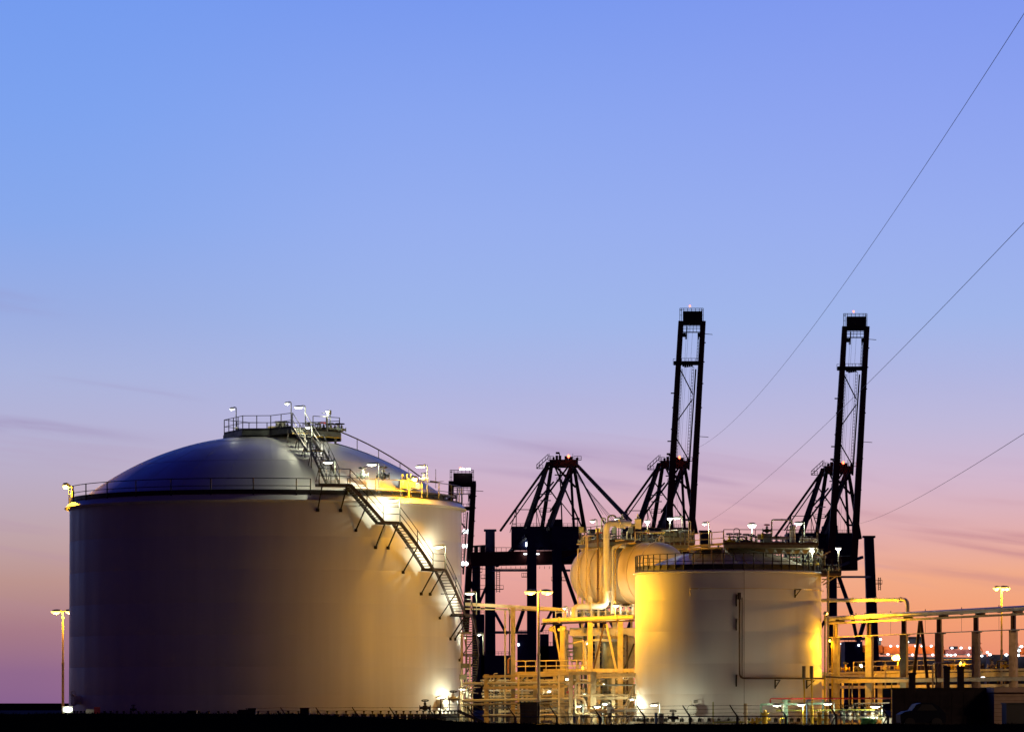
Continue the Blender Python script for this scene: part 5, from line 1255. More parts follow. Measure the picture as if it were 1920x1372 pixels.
z2b = P(1291, 1026, 266).z
p2l = deck_thing('platform', 'lower orange lit railed deck at the left of the small tank roof', [XY(1291, 266.5), XY(1356, 264.6), XY(1356, 269), XY(1292, 270)], z2b, M_CREAM, .12)
railing(p2l, [Vector((*XY(1291, 269.5), z2b)), Vector((*XY(1291, 266.5), z2b)), Vector((*XY(1356.5, 264.6), z2b + .12))], .9, 1.0, M_CREAM, .03, toe=True, pr=.04)
for px, Y in ((1293, 266.8), (1313, 266.3), (1334, 265.6), (1354, 265)):
    x, y = XY(px, Y); r_ = math.hypot(x - T2.x, y - T2.y); zb = dome2_z(r_) if r_ < 6 else 10.38
    MB().beam((x, y, zb - .02), (x, y, z2b - .12), .09).build('support_leg', M_CREAM, p2l)
b = MB(); b.beam(P(1358, 1022, 265.4), P(1358, 1046, 265), .12); b.build('support_leg', M_CREAM, p2l)
# equipment on it
fl_ = thing('filter_vessel', 'white upright filter with bent pipe on the small tank platform', 'filter', (*XY(1486, 269), z2)); k = 269 / F
MB().lathe((*XY(1486, 269), z2), [(.01, .12), (.19, .14), (.215, .22), (.215, 1.32), (.20, 1.38), (.08, 1.46), (.01, 1.47)], 20).build('shell', M_WHITE, fl_)
for s_ in (-1, 1): MB().beam((XY(1486, 269)[0] + s_ * .15, 269, z2), (XY(1486, 269)[0] + s_ * .15, 269, z2 + .2), .06).build('leg', M_WHITE, fl_)
MB().lathe((*XY(1486, 269), z2 + 1.3), [(.2, 0), (.26, .0), (.26, .05), (.2, .05)], 20).build('flange', M_WHITE, fl_)
pipe('pale square pipe arch left of the white filter', [(1447, 1018, 269), (1447, 974, 269), (1485, 974, 269), (1485, 987, 269)], 1.5, M_WHITE, .15, 8)
pipe('white horizontal pipe behind the small tank platform rail', [(1447, 1008, 268.4), (1480, 1008, 268.4)], 3.0, M_WHITE, n=10)
pipe('white pipe elbow at the right end of the small tank platform', [(1500, 1011, 269), (1530, 1011, 269), (1530, 1022, 269)], 3.4, M_WHITE, .25, 10)
gb = thing('equipment_box', 'grey green equipment box with rounded drum on the small tank platform', 'equipment', (*XY(1438, 269), z2))
MB().box((P(1431, 1020, 269) + P(1446, 1000, 269)) / 2, (15 * k, .6, 20 * k)).build('body', M_GREY, gb); MB().cyl(P(1420, 1006, 269), P(1432, 1006, 269), .2, 14).build('drum', M_CREAM, gb); MB().ellip(P(1430, 1003.5, 268.8), .12, .2, .22, 12, 5).build('cover', M_YEL, gb)
for i, (px, s, m, w) in enumerate(((1375, .4, M_GREY, M_RAIL), (1383, .55, M_GALV, M_RAIL), (1391, .45, M_CREAM, M_RAIL), (1399, .5, M_RUST, M_RAIL), (1408, .5, M_CREAM, M_RAIL), (1418, .45, M_GREY, M_RAIL), (1456, .4, M_WHITE, M_RAIL), (1468, .4, M_GREY, M_RAIL), (1508, .45, M_GREY, M_RAIL), (1518, .4, M_WHITE, M_RAIL))):
    valve(nth('small valve on the small tank platform', i, 10), (*XY(px, 268.2 + (i % 3) * .9), z2), s, m, w, 'valves on the small tank platform')
valve('valve with a red hand wheel high on the small tank platform', P(1438, 1000, 269), .4, M_RAIL, M_RED)
valve('yellow green valve at the left of the small tank platform', (*XY(1368, 267.4), z2), .5, M_YEL, M_RAIL)
dm_ = thing('vent_dome', 'small grey mushroom vent on the lower deck of the small tank', 'vent', (*XY(1347, 267), z2b)); MB().ellip((*XY(1347, 267), z2b + .18), .2, .2, .14, 14, 4, 0, 1).build('cap', M_GREY, dm_); MB().cyl((*XY(1347, 267), z2b), (*XY(1347, 267), z2b + .2), .07, 8).build('stem', M_GREY, dm_)
pipe('looping dark hose over the small tank platform rail', [(1376, 1008, 267.6), (1376, 990, 267.6), (1386, 990, 267.6), (1386, 1012, 267.6)], .6, M_RAIL, .3, 6)
bt = thing('steel_beam', 'tan steel strut leaning on the dome of the small tank', 'beam', P(1394, 1051, 265)); MB().beam(P(1391, 1044, 265.6), P(1403, 1060, 264.6), .07).build('strut', M_CREAM, bt)
bt = thing('steel_beam', 'tan angled stay under the lower deck of the small tank', 'beam', P(1362, 1046, 265)); MB().beam(P(1362, 1038, 265.2), P(1380, 1048, 264.8), .06).build('strut', M_CREAM, bt)
# balcony on the right of the small tank, with the ladder cage tower
bz = P(1560, 1075, 268).z
bal = deck_thing('platform', 'dark balcony jutting from the right side of the small tank', [XY(1539, 267), XY(1577, 267), XY(1577, 270), XY(1541, 270)], bz, M_RUST, .16)
railing(bal, [Vector((*XY(1541, 267), bz)), Vector((*XY(1577, 267), bz)), Vector((*XY(1577, 270), bz))], .95, .6, M_RAIL, .026, toe=True, pr=.03)
b = MB(); b.beam(P(1574, 1076, 268), P(1543, 1096, 268), .09); b.beam(P(1560, 1076, 269.5), P(1541, 1092, 269.5), .08); b.beam(P(1541, 1085, 268), P(1556, 1086, 268), .08); b.build('bracket', M_CREAM, bal)
pipe('tall yellow lit pole beside the small tank', [(1552.5, 1070, 267), (1552.5, 1354, 267)], 2.0, M_CREAM, n=10, cat='pole')
b_ = thing('valve_cluster', 'dark pipe manifold with tilted lever at the small tank roof edge', 'valve', P(1541, 1068, 267.5))
b = MB(); b.cyl(P(1541, 1068, 267.5), P(1541, 1034, 267.5), .09, 8); b.ellip(P(1539, 1034, 267.5), .16, .14, .14, 10, 5); b.cyl(P(1534, 1029, 267.5), P(1545, 1029, 267.5), .03, 6); b.cyl(P(1546, 1060, 267.5), P(1546, 1040, 267.5), .07, 8); b.build('body', M_OLIVE, b_)
MB().beam(P(1543, 1041, 267), P(1557, 1033, 267), .09).build('lever', M_CREAM, b_); MB().beam(P(1528, 1038, 267.2), P(1541, 1043, 267.2), .08).build('handle', M_CREAM, b_)
for i in range(5): valve(nth('small valve at the roof edge by the balcony', i, 5), P(1515 + i * 13, 1062 if i < 2 else 1073, 268.6 + .3 * i), .36, [M_OLIVE, M_YEL, M_RUST, M_OLIVE, M_RUST][i], M_RAIL, 'valves at the roof edge by the balcony')

# ============================================================ pipe bridge on the right
def RY(px): return 268 - (px - 1567) / (1920 - 1567) * 27
def RP(px, py): return P(px, py, RY(px))
def rz(px, z): Y = RY(px); return Vector(((px - 960) * Y / F, Y, z))
ZP = RP(1640, 1155).z
rk = thing('pipe_bridge', 'long pipe bridge on tall columns running off to the right', 'pipe bridge', rz(1740, 0))
cols = [1567, 1630, 1695, 1761, 1830, 1900, 1974]
for i, px in enumerate(cols):
    a = rz(px, 0); kk = RY(px) / F
    RZ = Matrix.Rotation(math.radians(-24), 3, 'Z'); b = MB(); b.box((a.x, a.y, 2.95), (.44, .46, 5.9), RZ); b.build('column', M_FIRE, rk)
    h = MB(); 
    for s_ in (-.12, .12): h.box(Vector((a.x, a.y, (5.9 + ZP) / 2 - .12)) + RZ @ Vector((s_, 0, 0)), (.03, .26, ZP - 5.9 - .24), RZ)
    h.box((a.x, a.y, (5.9 + ZP) / 2 - .12), (.22, .03, ZP - 5.9 - .24), RZ); h.build('column_head', M_RUST if px > 1600 else M_CREAM, rk)
    bx = rz(px + 8, ZP - .18); MB().box(bx, (.6, .4, .14)).build('pipe_shoe', M_RUST, rk)
MB().beam(rz(1548, ZP - .34), rz(1985, ZP - .34), .16, .14).build('beam', M_CREAM, rk)
MB().beam(rz(1552, 3.72 - .85), rz(1985, 3.72 - .85), .2, .24).build('beam', M_CREAM, rk)
for (xa, xb) in ((1725, 1703), (1726.5, 1748)):
    MB().beam(rz(xa, ZP - .45), rz(xb, .05), .2, .2).build('brace', M_RUST, rk)
pp_ = [rz(1548, ZP - .04), rz(1600, ZP), rz(1990, ZP + .02)]
mp = thing('pipe_line', 'thick pale pipe along the top of the right pipe bridge', 'pipe', rz(1740, ZP)); MB().tube(pp_, .17, 14).build('pipe_run', M_WHITE, mp)
for px in (1605, 1670, 1735, 1803, 1873):
    f_ = inst('clamp', 'pipe_clamp', lambda b: b.cyl((0, 0, -.03), (0, 0, .03), .19, 14), M_GALV, mp, rz(px, ZP)); f_.rotation_euler = (rz(1990, 0) - rz(1600, 0)).to_track_quat('Z', 'Y').to_euler()
    inst('clamp_bolt', 'pipe_clamp_bolt', lambda b: b.box((0, 0, .24), (.05, .05, .12)), M_RAIL, mp, rz(px, ZP))
cp = thing('pipe_line', 'thin conduit hung halfway up the columns of the right bridge', 'pipe', rz(1740, 5.0)); zc = RP(1640, 1191).z
MB().tube([rz(1545, zc), rz(1990, zc)], .03, 8).build('pipe_run', M_CREAM, cp)
for px in (1575, 1638, 1703, 1770, 1838, 1908): MB().box(rz(px, zc - .02), (.22, .2, .1)).build('conduit_clip', M_OLIVE, cp)
for px in (1670, 1735, 1803, 1873): MB().cyl(rz(px, zc), rz(px, ZP - .3), .01, 5).build('hanger_rod', M_RUST, cp)
pipe('pipe looping from the small tank down onto the right bridge', [(1542, 1125, 268.2), (1702, 1123.5, 259), (1702, 1152, 258.6)], 3.4, M_WHITE, .5, 12)
# lower rack deck with its rails and columns
zl = RP(1740, 1256).z
def R2P(px, z, off): v = rz(px, z); v.y += off; v.x += off * (px - 960) / F; return v
lr = thing('pipe_rack', 'low dark pipe rack running behind the columns of the right bridge', 'pipe rack', R2P(1740, 0, 8))
b = MB(); b.beam(R2P(1543, zl, 8), R2P(1985, zl, 8), .5, .14); b.build('deck', M_CREAM, lr)
MB().beam(R2P(1543, zl - .28, 7.8), R2P(1985, zl - .28, 7.8), .12, .3).build('edge_beam', M_CREAM, lr)
MB().beam(R2P(1543, zl - 1.0, 8), R2P(1985, zl - 1.0, 8), .2, .2).build('beam', M_CREAM, lr)
for i, px in enumerate((1545, 1580, 1611, 1650, 1684, 1714, 1742, 1776, 1801, 1832, 1852, 1872, 1888, 1912, 1930)):
    MB().beam(R2P(px, 0, 8.2), R2P(px, zl - .1, 8.2), .14 if i % 3 else .3).build('column', M_RUST if px > 1700 else M_CREAM, lr)
px_r = MB()
for hh in (.42, .75): px_r.tube([R2P(1600, zl + hh, 8), R2P(1835, zl + hh, 8)], .03, 6)
gg = px_r.build('guard_rail', M_CREAM, lr)
for px in (1600, 1632, 1660, 1690, 1720, 1754, 1790, 1835): inst('post', 'lr_post', lambda b: b.cyl((0, 0, 0), (0, 0, .75), .035, 6), M_CREAM, gg, R2P(px, zl, 8))
pipe('pipe hugging the underside of the low rack, nearest the small tank', [(1548, 1262, 273), (1694, 1260, 268)], 2.0, M_CREAM)
pipe('second pipe along the low rack behind the bright columns', [(1548, 1274, 273), (1694, 1271, 267)], 1.6, M_CREAM)
pipe('long dark pipe low along the right rack', [(1694, 1266, 268), (1925, 1262, 250)], 2.2, M_RUST)
pipe('bent pipe frame between the second and third bright columns', [(1660, 1290, 264), (1660, 1256, 264), (1692, 1256, 264)], 1.3, M_CREAM, .15, 8)
pipe('bent pipe rising before the dark wall end, left one', [(1749, 1300, 250), (1749, 1243, 250), (1800, 1241, 249)], 1.6, M_CREAM, .2, 8)
pipe('bent pipe rising before the dark wall end, right one', [(1756, 1300, 249.5), (1756, 1262, 249.5), (1758, 1242, 249.5)], 1.1, M_RUST, .1, 8)
pipe('curved dark pipe on the right end of the low rack', [(1870, 1256, 252), (1870, 1238, 252), (1905, 1238, 250), (1905, 1256, 250)], 1.9, M_HULL, .4, 8)
random.seed(21)
for i in range(14): valve(nth('small valve along the low right hand rack', i, 14), R2P(1560 + i * 25, zl + .07, 8), .4, [M_CREAM, M_YEL, M_OLIVE, M_RUST][i % 4], M_RAIL, 'valves on the low right hand rack')
for i, px in enumerate((1552, 1592, 1598, 1640, 1672, 1706)):
    pipe('slim stand pipe rising beside the bright bridge columns, %s' % ['first by the tank', 'second from the tank', 'third from the tank', 'fourth from the tank', 'fifth from the tank', 'last before the dark wall'][i], [(px, 1356, 266), (px, 1262 + (i * 7) % 20, 266), (px + 12, 1262 + (i * 7) % 20, 266)], 1.1, [M_CREAM, M_OLIVE, M_CREAM][i % 3], .15, 8)
sb = thing('work_light', 'small white gate light above the low right rack', 'lamp', R2P(1801, zl + .2, 7.6)); MB().ellip(R2P(1801, zl + .45, 7.6), .09, .08, .16, 10, 5).build('lens', E_SOD, sb); MB().cyl(R2P(1801, zl + .07, 7.6), R2P(1801, zl + .4, 7.6), .03, 6).build('post', M_GALV, sb); light(sb, R2P(1800, zl + .5, 7.2), SOD, 60, .1)
for x, y, Y, tx in ((1614, 1248, 276, 'small white work light beside the navy crane cabin'), (1843, 1270, 262, 'cool white work light low under the right rack')):
    r = thing('work_light', tx, 'lamp', P(x, y + 3, Y)); MB().ellip(P(x, y, Y), .13, .1, .13, 10, 5).build('lens', E_COOL, r); MB().box(P(x, y - 3.2, Y), (.26, .2, .05)).build('housing', M_GREY, r)

# ============================================================ dark wall and pale kiosk at lower right
Yw = 132
a, c = P(1674, 1292, Yw), P(1862, 1288, Yw); zt = a.z
wl_ = thing('boundary_wall', 'long dark wall in front of the right pipe bridge', 'wall', ((a.x + c.x) / 2, Yw, -1.3))
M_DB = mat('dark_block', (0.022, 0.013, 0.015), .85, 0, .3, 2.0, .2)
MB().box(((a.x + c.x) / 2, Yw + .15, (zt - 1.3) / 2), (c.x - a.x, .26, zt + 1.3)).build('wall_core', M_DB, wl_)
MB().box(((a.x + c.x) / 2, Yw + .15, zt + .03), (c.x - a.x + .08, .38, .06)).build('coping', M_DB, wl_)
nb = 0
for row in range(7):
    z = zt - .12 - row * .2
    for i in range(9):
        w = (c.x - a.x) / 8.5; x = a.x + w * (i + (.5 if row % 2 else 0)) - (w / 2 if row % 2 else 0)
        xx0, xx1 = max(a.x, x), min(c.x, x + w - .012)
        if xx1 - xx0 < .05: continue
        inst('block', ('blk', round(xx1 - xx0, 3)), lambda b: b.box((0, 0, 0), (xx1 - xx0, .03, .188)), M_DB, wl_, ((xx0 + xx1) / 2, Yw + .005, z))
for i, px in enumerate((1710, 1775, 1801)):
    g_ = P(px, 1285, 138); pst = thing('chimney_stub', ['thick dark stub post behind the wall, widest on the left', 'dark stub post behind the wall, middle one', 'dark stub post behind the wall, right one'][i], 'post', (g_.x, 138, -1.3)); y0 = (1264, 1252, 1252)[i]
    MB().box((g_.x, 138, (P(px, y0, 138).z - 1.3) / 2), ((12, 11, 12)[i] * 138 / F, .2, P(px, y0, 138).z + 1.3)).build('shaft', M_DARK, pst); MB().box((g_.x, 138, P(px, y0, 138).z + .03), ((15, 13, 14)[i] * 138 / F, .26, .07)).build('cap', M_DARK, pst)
a, c = P(1864, 1288, 130), P(1960, 1288, 130)
ki = thing('kiosk', 'pale plank clad kiosk at the bottom right corner', 'kiosk', ((a.x + c.x) / 2, 131, -1.3))
MB().box(((a.x + c.x) / 2, 131.03, (a.z - 1.3) / 2), (c.x - a.x, 2, a.z + 1.3)).build('wall_core', M_DB, ki)
M_PLK = mat('tan_plank', (.45, .31, .21), .7, 0, .25, 3.0)
for row in range(15):
    z = a.z - .24 - row * .13
    inst('plank', 'kplank', lambda b: b.box((0, 0, 0), (c.x - a.x, .03, .122)), M_PLK, ki, ((a.x + c.x) / 2, 130.014, z))
MB().box(((a.x + c.x) / 2, 130.9, a.z - .08), (c.x - a.x + .05, 2.1, .17)).build('fascia', M_PLK, ki)
sk = thing('container', 'black container in front of the pale kiosk', 'container', (*XY(1925, 126), -1.3)); zt3 = P(1887, 1319, 126).z; x0 = XY(1887, 126)[0]
MB().box((x0 + .8, 126.6, (zt3 - 1.3) / 2), (1.6, 1.2, zt3 + 1.3)).build('body', M_BLK, sk); MB().box((x0 + .8, 126.6, zt3 + .02), (1.66, 1.26, .04)).build('lid', M_BLK, sk)
cr = thing('parked_car', 'dark parked car whose roof shows below the dark wall', 'car', (*XY(1725, 124), -.35))
cz = P(1725, 1317, 124).z; x0, x1 = XY(1688, 124)[0], XY(1765, 124)[0]
M_CAR = mat('dark_blue_car_paint', (.002, .003, .012), .6, .0); M_CAR.node_tree.nodes['Principled BSDF'].inputs['Specular IOR Level'].default_value = .15
cxm = (x0 + x1) / 2; wcar = x1 - x0; b = MB(); prof_ = [(-1.25, .0), (-1.28, .45), (-1.0, .62), (-.62, .68), (-.38, 1.02), (-.1, 1.1), (.5, 1.1), (.85, .95), (1.15, .62), (1.28, .5), (1.25, .0)]
sc_ = wcar / 2.3; vs = [(cxm + px_ * sc_, 124 + s_ * .72, cz - 1.1 * sc_ + pz_ * sc_) for s_ in (-1, 1) for px_, pz_ in prof_]; n_ = len(prof_)
b.add(vs, [tuple(range(n_)), tuple(reversed(range(n_, 2 * n_)))] + [(i, i + n_, (i + 1) % n_ + n_, (i + 1) % n_) for i in range(n_)]); b.build('body', M_CAR, cr)
for s_ in (-.75, .75): MB().cyl((cxm + s_ * sc_, 123.2, cz - 1.12 * sc_), (cxm + s_ * sc_, 123.45, cz - 1.12 * sc_), .3 * sc_, 14).build('wheel', M_BLK, cr)
MB().add([(cxm - .36 * sc_, 123.27, cz - .42 * sc_), (cxm - .06 * sc_, 123.27, cz - .08 * sc_), (cxm + .48 * sc_, 123.27, cz - .08 * sc_), (cxm + .8 * sc_, 123.27, cz - .42 * sc_)], [(0, 3, 2, 1)]).build('side_window', M_BLK, cr)

# ============================================================ metering yard by the fence
MY = 258
my = frame('shelter_frame', 'grey green steel shelter frame in the lit metering yard', 'steel frame', [
    ('column', 1427, 1319, MY, 1427, G0, MY, 3.6, M_GREYGRN), ('column', 1473.5, 1311, MY, 1473.5, G0, MY, 7, M_GREYGRN), ('column', 1523, 1316, MY, 1523, G0, MY, 4, M_GREYGRN), ('column', 1543, 1311, MY + 1, 1543, G0, MY + 1, 4, M_GREYGRN), ('column', 1582, 1330, MY, 1582, G0, MY, 4, M_GREYGRN),
    ('beam', 1426, 1320, MY, 1545, 1318, MY, 4.2, M_GREYGRN), ('beam', 1466, 1313, MY + .3, 1482, 1313, MY + .3, 4, M_GREYGRN)], P(1485, G0, MY).xy.to_3d())
for i, (px, py) in enumerate(((1457, 1321.5), (1502, 1320.5), (1552, 1319))):
    arm_lamp(['white strip lamp under the green shelter beam, left one', 'white strip lamp under the green shelter beam, middle one', 'white strip lamp right of the green shelter frame'][i], P(px, py, 257), 0, power=420, length=.62)
arm_lamp('large white lamp left of the dark wall', P(1641, 1324, 257), 0, power=900, length=.7)
pipe('red pipe running over the metering yard', [(1444.5, 1318, 258.6), (1444.5, 1309, 258.6), (1672, 1308, 256)], 1.5, M_RED, .1, 8)
pipe('olive green pipe low across the metering yard', [(1455, 1331, 259), (1640, 1330, 258)], 1.6, mat('lime_pipe_paint', (.30, .32, .06), .45, 0, .2, 2), .1, 8)
pipe('yellow skirting pipe on the yard floor by the small tank', [(1338, 1353, 258), (1440, 1352, 258)], 1.2, mat('lime_pipe_paint', (.30, .32, .06), .45), .1, 8)
def vent(label, px):
    r = thing('vent_stack', label, 'vent stack', (*XY(px, 257), 0)); x = XY(px, 257)[0]
    b = MB(); b.tube([(x, 257, 0), (x, 257, P(0, 1300, 257).z), (x - .03, 257, P(0, 1271, 257).z)], .055, 8); b.build('pipe_run', M_YEL, r)
    MB().cyl((x - .03, 257, P(0, 1272, 257).z), (x - .03, 257, P(0, 1248, 257).z), .12, 12).build('silencer', M_OLIVE, r); MB().cyl((x, 257, 0), (x, 257, 1.2), .11, 8).build('sleeve', M_YEL, r)
    return r
vent('yellow vent stack with olive silencer, left of the pair', 1508); vent('yellow vent stack with olive silencer, right of the pair', 1522.5)
def pump(label, px, y0, Y, w, m):
    r = thing('pump', label, 'pump', (*XY(px, Y), 0)); x = XY(px, Y)[0]; zt = P(px, y0, Y).z; k = Y / F; w = w * k
    MB().cyl((x, Y, 0), (x, Y, zt * .72), w * .42, 12).build('barrel', m, r); MB().cyl((x, Y, zt * .7), (x, Y, zt * .82), w * .6, 12).build('flange', m, r); MB().cyl((x, Y, zt * .82), (x, Y, zt), w * .2, 8).build('spindle', m, r); MB().cyl((x - w * .8, Y, zt * .35), (x + w * .8, Y, zt * .35), w * .22, 10).build('branch', m, r); return r
pump('stout yellow hydrant pump at the left of the metering yard', 1434, 1330, 257, 14, M_YEL); pump('small yellow hydrant left of the stout pump', 1411, 1345, 257, 6, M_YEL); pump('small yellow hydrant just left of the stout pump', 1419, 1342, 257, 6, M_YEL)
pump('tall yellow valve pump right of the vent stacks, left of two', 1536, 1330, 256, 10, M_YEL); pump('tall yellow valve pump right of the vent stacks, right of two', 1549, 1330, 256, 9, M_YEL)
pipe('blue square pipe frame behind the vent stacks', [(1513, 1356, 258.4), (1513, 1312, 258.4), (1524, 1312, 258.4)], 1.4, M_BLUE, .1, 8)
pipe('white stand pipe with cap before the small tank', [(1398, 1356, 256), (1398, 1318, 256)], 3.6, M_CREAM, .1, 12, 'stand pipe')
pipe('slim yellow green post before the small tank', [(1337, 1356, 256.4), (1337, 1315, 256.4)], 1.2, mat('lime_pipe_paint', (.30, .32, .06), .45), .1, 8, 'post')
pipe('yellow square pipe loop on the yard floor', [(1463, 1357, 257), (1463, 1346, 257), (1472, 1346, 257), (1472, 1357, 257)], 1.5, M_YEL, .1, 8)
gp = thing('motor_pump', 'green horizontal motor pump at the right of the metering yard', 'pump', (*XY(1627, 256.4), 0))
MB().cyl(P(1616, 1351, 256.4), P(1632, 1351, 256.4), .2, 14).build('motor', M_GRN, gp); MB().ellip(P(1637, 1352, 256.4), .22, .2, .24, 12, 5).build('casing', M_GRN, gp); MB().box((*XY(1627, 256.4), .06), (.95, .4, .12)).build('base', M_GRN, gp)
for x, y0, w, m, t_ in ((1564, 1338, 12, M_DARK, 'dark grey cabinet right of the yellow valve pumps'), (1663, 1346, 16, M_WHITE, 'white cabinet against the dark wall'), (1240, 1338, 9, M_GREY, 'grey meter box left of the small tank manhole'), (1230, 1336, 5, M_BLUE, 'small blue drum left of the small tank')):
    r = thing('cabinet', t_, 'cabinet', (*XY(x, 257.5), 0)); zt = P(x, y0, 257.5).z; MB().box((*XY(x, 257.5), zt / 2), (w * 257.5 / F, .4, zt)).build('body', m, r); MB().box((*XY(x, 257.5), zt + .015), (w * 257.5 / F + .04, .44, .03)).build('lid', m, r)
valve('black valve between the manhole and the meter box', (*XY(1262, 258.6), .2), .45, M_RAIL, M_RAIL)
for i in range(12): valve(nth('low valve in the metering yard' if i < 6 else 'taller valve behind in the metering yard', i % 6, 6), (*XY(1580 + (i % 6) * 14, 258 + (i // 6) * 2), .25 + .35 * (i // 6)), .42, [M_GALV, M_WHITE, M_OLIVE][i % 3], M_RAIL, 'valves in the metering yard')
pipe('pale pipe along the floor of the metering yard', [(1578, 1344, 259), (1668, 1343, 258.4)], 1.6, M_WHITE); pipe('thin pipe over the right part of the metering yard', [(1600, 1332, 260), (1600, 1318, 260), (1668, 1317, 259)], 1.2, M_GALV, .1, 8)
for i in range(8):
    pipe(nth('small bore pipe hoop at the fence before the low rack', i, 8), [(1066 + i * 14, 1356, 262), (1070 + i * 14, 1340, 262), (1078 + i * 14, 1340, 262), (1084 + i * 14, 1356, 262)], .9, [M_WHITE, M_GALV][i % 2], .1, 6)['group'] = 'small bore pipes at the fence'
for i in range(5):
    r = thing('ladder', ['slanted', 'second slanted', 'third slanted', 'fourth slanted', 'last slanted'][i] + ' pale rail leaning low left of the small tank', 'rail', (*XY(1150 + i * 9, 262), 0)); MB().beam(P(1145 + i * 8, 1355, 262), P(1160 + i * 8, 1337, 262), .05).build('rail', M_WHITE, r)
r = thing('ladder', 'pale stair rails sloping up to the left edge of the small tank', 'stairs', P(1172, 1326, 264))
for o in (0, 5): MB().beam(P(1171 + o, 1326, 264.6), P(1188 + o * .5, 1283, 265.5), .07).build('rail', M_CREAM, r)
MB().beam(P(1172, 1328, 264.6), P(1172, 1354.5, 264.6), .08).build('foot', M_CREAM, r)

# ============================================================ ship at the far quay
SY = 1400.0; ks = SY / F
def sb_(px, py, Y=SY): return P(px, py, Y)
sh = thing('container_ship', 'long orange ship moored far behind the right pipe bridge with deck lamps', 'ship', (*XY(1760, SY), 0))
def sbox(name, x0, y0, x1, y1, m, dep=14, Y=SY):
    a, c = P(x0, y1, Y), P(x1, y0, Y); return MB().box(((a.x + c.x) / 2, Y + dep / 2, (a.z + c.z) / 2), (c.x - a.x, dep, c.z - a.z)).build(name, m, sh)
hp = [(1560, 1328), (1560, 1229), (1838, 1232), (1850, 1226), (1842, 1328)]
b = MB(); vs = [P(x, y, SY) for x, y in hp] + [P(x, y, SY) + Vector((0, 24, 0)) for x, y in hp]
b.add(vs, [(0, 1, 2, 3, 4), (9, 8, 7, 6, 5)] + [(i, i + 5, (i + 1) % 5 + 5, (i + 1) % 5) for i in range(5)]); b.build('hull', M_HULL, sh)
sbox('deck_house', 1657, 1211, 1770, 1226, M_ORNG, 14); sbox('deck_house', 1618, 1209, 1655, 1224, M_ORNG, 14); sbox('deck_house', 1570, 1208, 1617, 1224, mat('brown_red_ship_paint', (.22, .03, .015), .5, 0, .15, .05), 14); sbox('deck_house', 1772, 1217, 1824, 1226.5, mat('brown_red_ship_paint', (.22, .03, .015), .5, 0, .15, .05), 14); sbox('deck_house', 1826, 1219, 1842, 1227, mat('tan_ship_paint', (.4, .2, .1), .5, 0, .15, .05), 12)
sbox('bridge_house', 1700, 1197, 1732, 1205.5, M_HULL, 10, SY + 3); sbox('bridge_house', 1640, 1194, 1652, 1208.8, M_GALV, 8, SY + 3)
for x0, y0, x1, y1 in ((1704, 1193, 1731, 1197), (1784, 1211, 1796, 1216)): sbox('bridge_roof', x0, y0, x1, y1, M_HULL, 8, SY + 4)
b = MB()
for i in range(30): x = 1657 + i * 6.2; b.beam(P(x, 1230, SY - .2), P(x, 1225, SY - .2), .12)
b.beam(P(1655, 1225.4, SY - .2), P(1838, 1226.5, SY - .2), .12); b.build('deck_rail', M_GALV, sh)
b = MB(); b.beam(P(1835, 1219, SY), P(1836, 1204, SY), .4); b.beam(P(1836, 1204, SY), P(1840, 1206, SY), .3); b.beam(P(1843, 1222, SY), P(1838, 1212, SY), .3); b.build('bow_mast', M_ORNG, sh)
lp = [(1636, 1208), (1578, 1206.5), (1590, 1207), (1670, 1210.5), (1683, 1210.5), (1699, 1210.5), (1717, 1210.5), (1729, 1210.5), (1746, 1210.5), (1785, 1214), (1802, 1214), (1818, 1214), (1711, 1227), (1749, 1227), (1776, 1227), (1783, 1227.5), (1791, 1227), (1816, 1227), (1665, 1226), (1651, 1198), (1731, 1202), (1702, 1203), (1841, 1229), (1851, 1222)]
for i, (x, y) in enumerate(lp):
    MB().ellip(P(x, y, SY - 1.2), .42, .4, .34, 10, 4).build('deck_light', E_COOL, sh)
    light(sh, P(x, y + (2.5 if y < 1216 else 0), SY - 3.0), (.92, .95, 1.0), 170 if y < 1216 else 90, .4)
s2 = thing('container_ship', 'second ship with lit superstructure at the far right edge', 'ship', (*XY(1920, 1450), 0))
def s2b(name, x0, y0, x1, y1, m, dep=12, Y=1450):
    a, c = P(x0, y1, Y), P(x1, y0, Y); return MB().box(((a.x + c.x) / 2, Y + dep / 2, (a.z + c.z) / 2), (c.x - a.x, dep, c.z - a.z)).build(name, m, s2)
s2b('hull', 1855, 1230, 1985, 1327.5, M_HULL, 20); s2b('deck_house', 1912, 1213, 1985, 1226, M_ORNG, 12); s2b('tower', 1906, 1212, 1913, 1230, M_GALV, 8); s2b('mast', 1908.5, 1205, 1909.5, 1212, M_ORNG, 1)
for x, y in ((1915, 1211.5), (1909, 1228), (1887, 1227), (1856, 1226.5), (1929, 1211), (1911, 1219)):
    MB().ellip(P(x, y, 1447.6), .6, .4, .42, 10, 4).build('deck_light', E_COOL, s2); light(s2, P(x, y + 1.5, 1445.5), (.92, .95, 1), 100, .4)
for i in range(5): s2b('hatch_cover', 1858 + i * 9, 1226.5, 1865 + i * 9, 1230, M_HULL, 8)

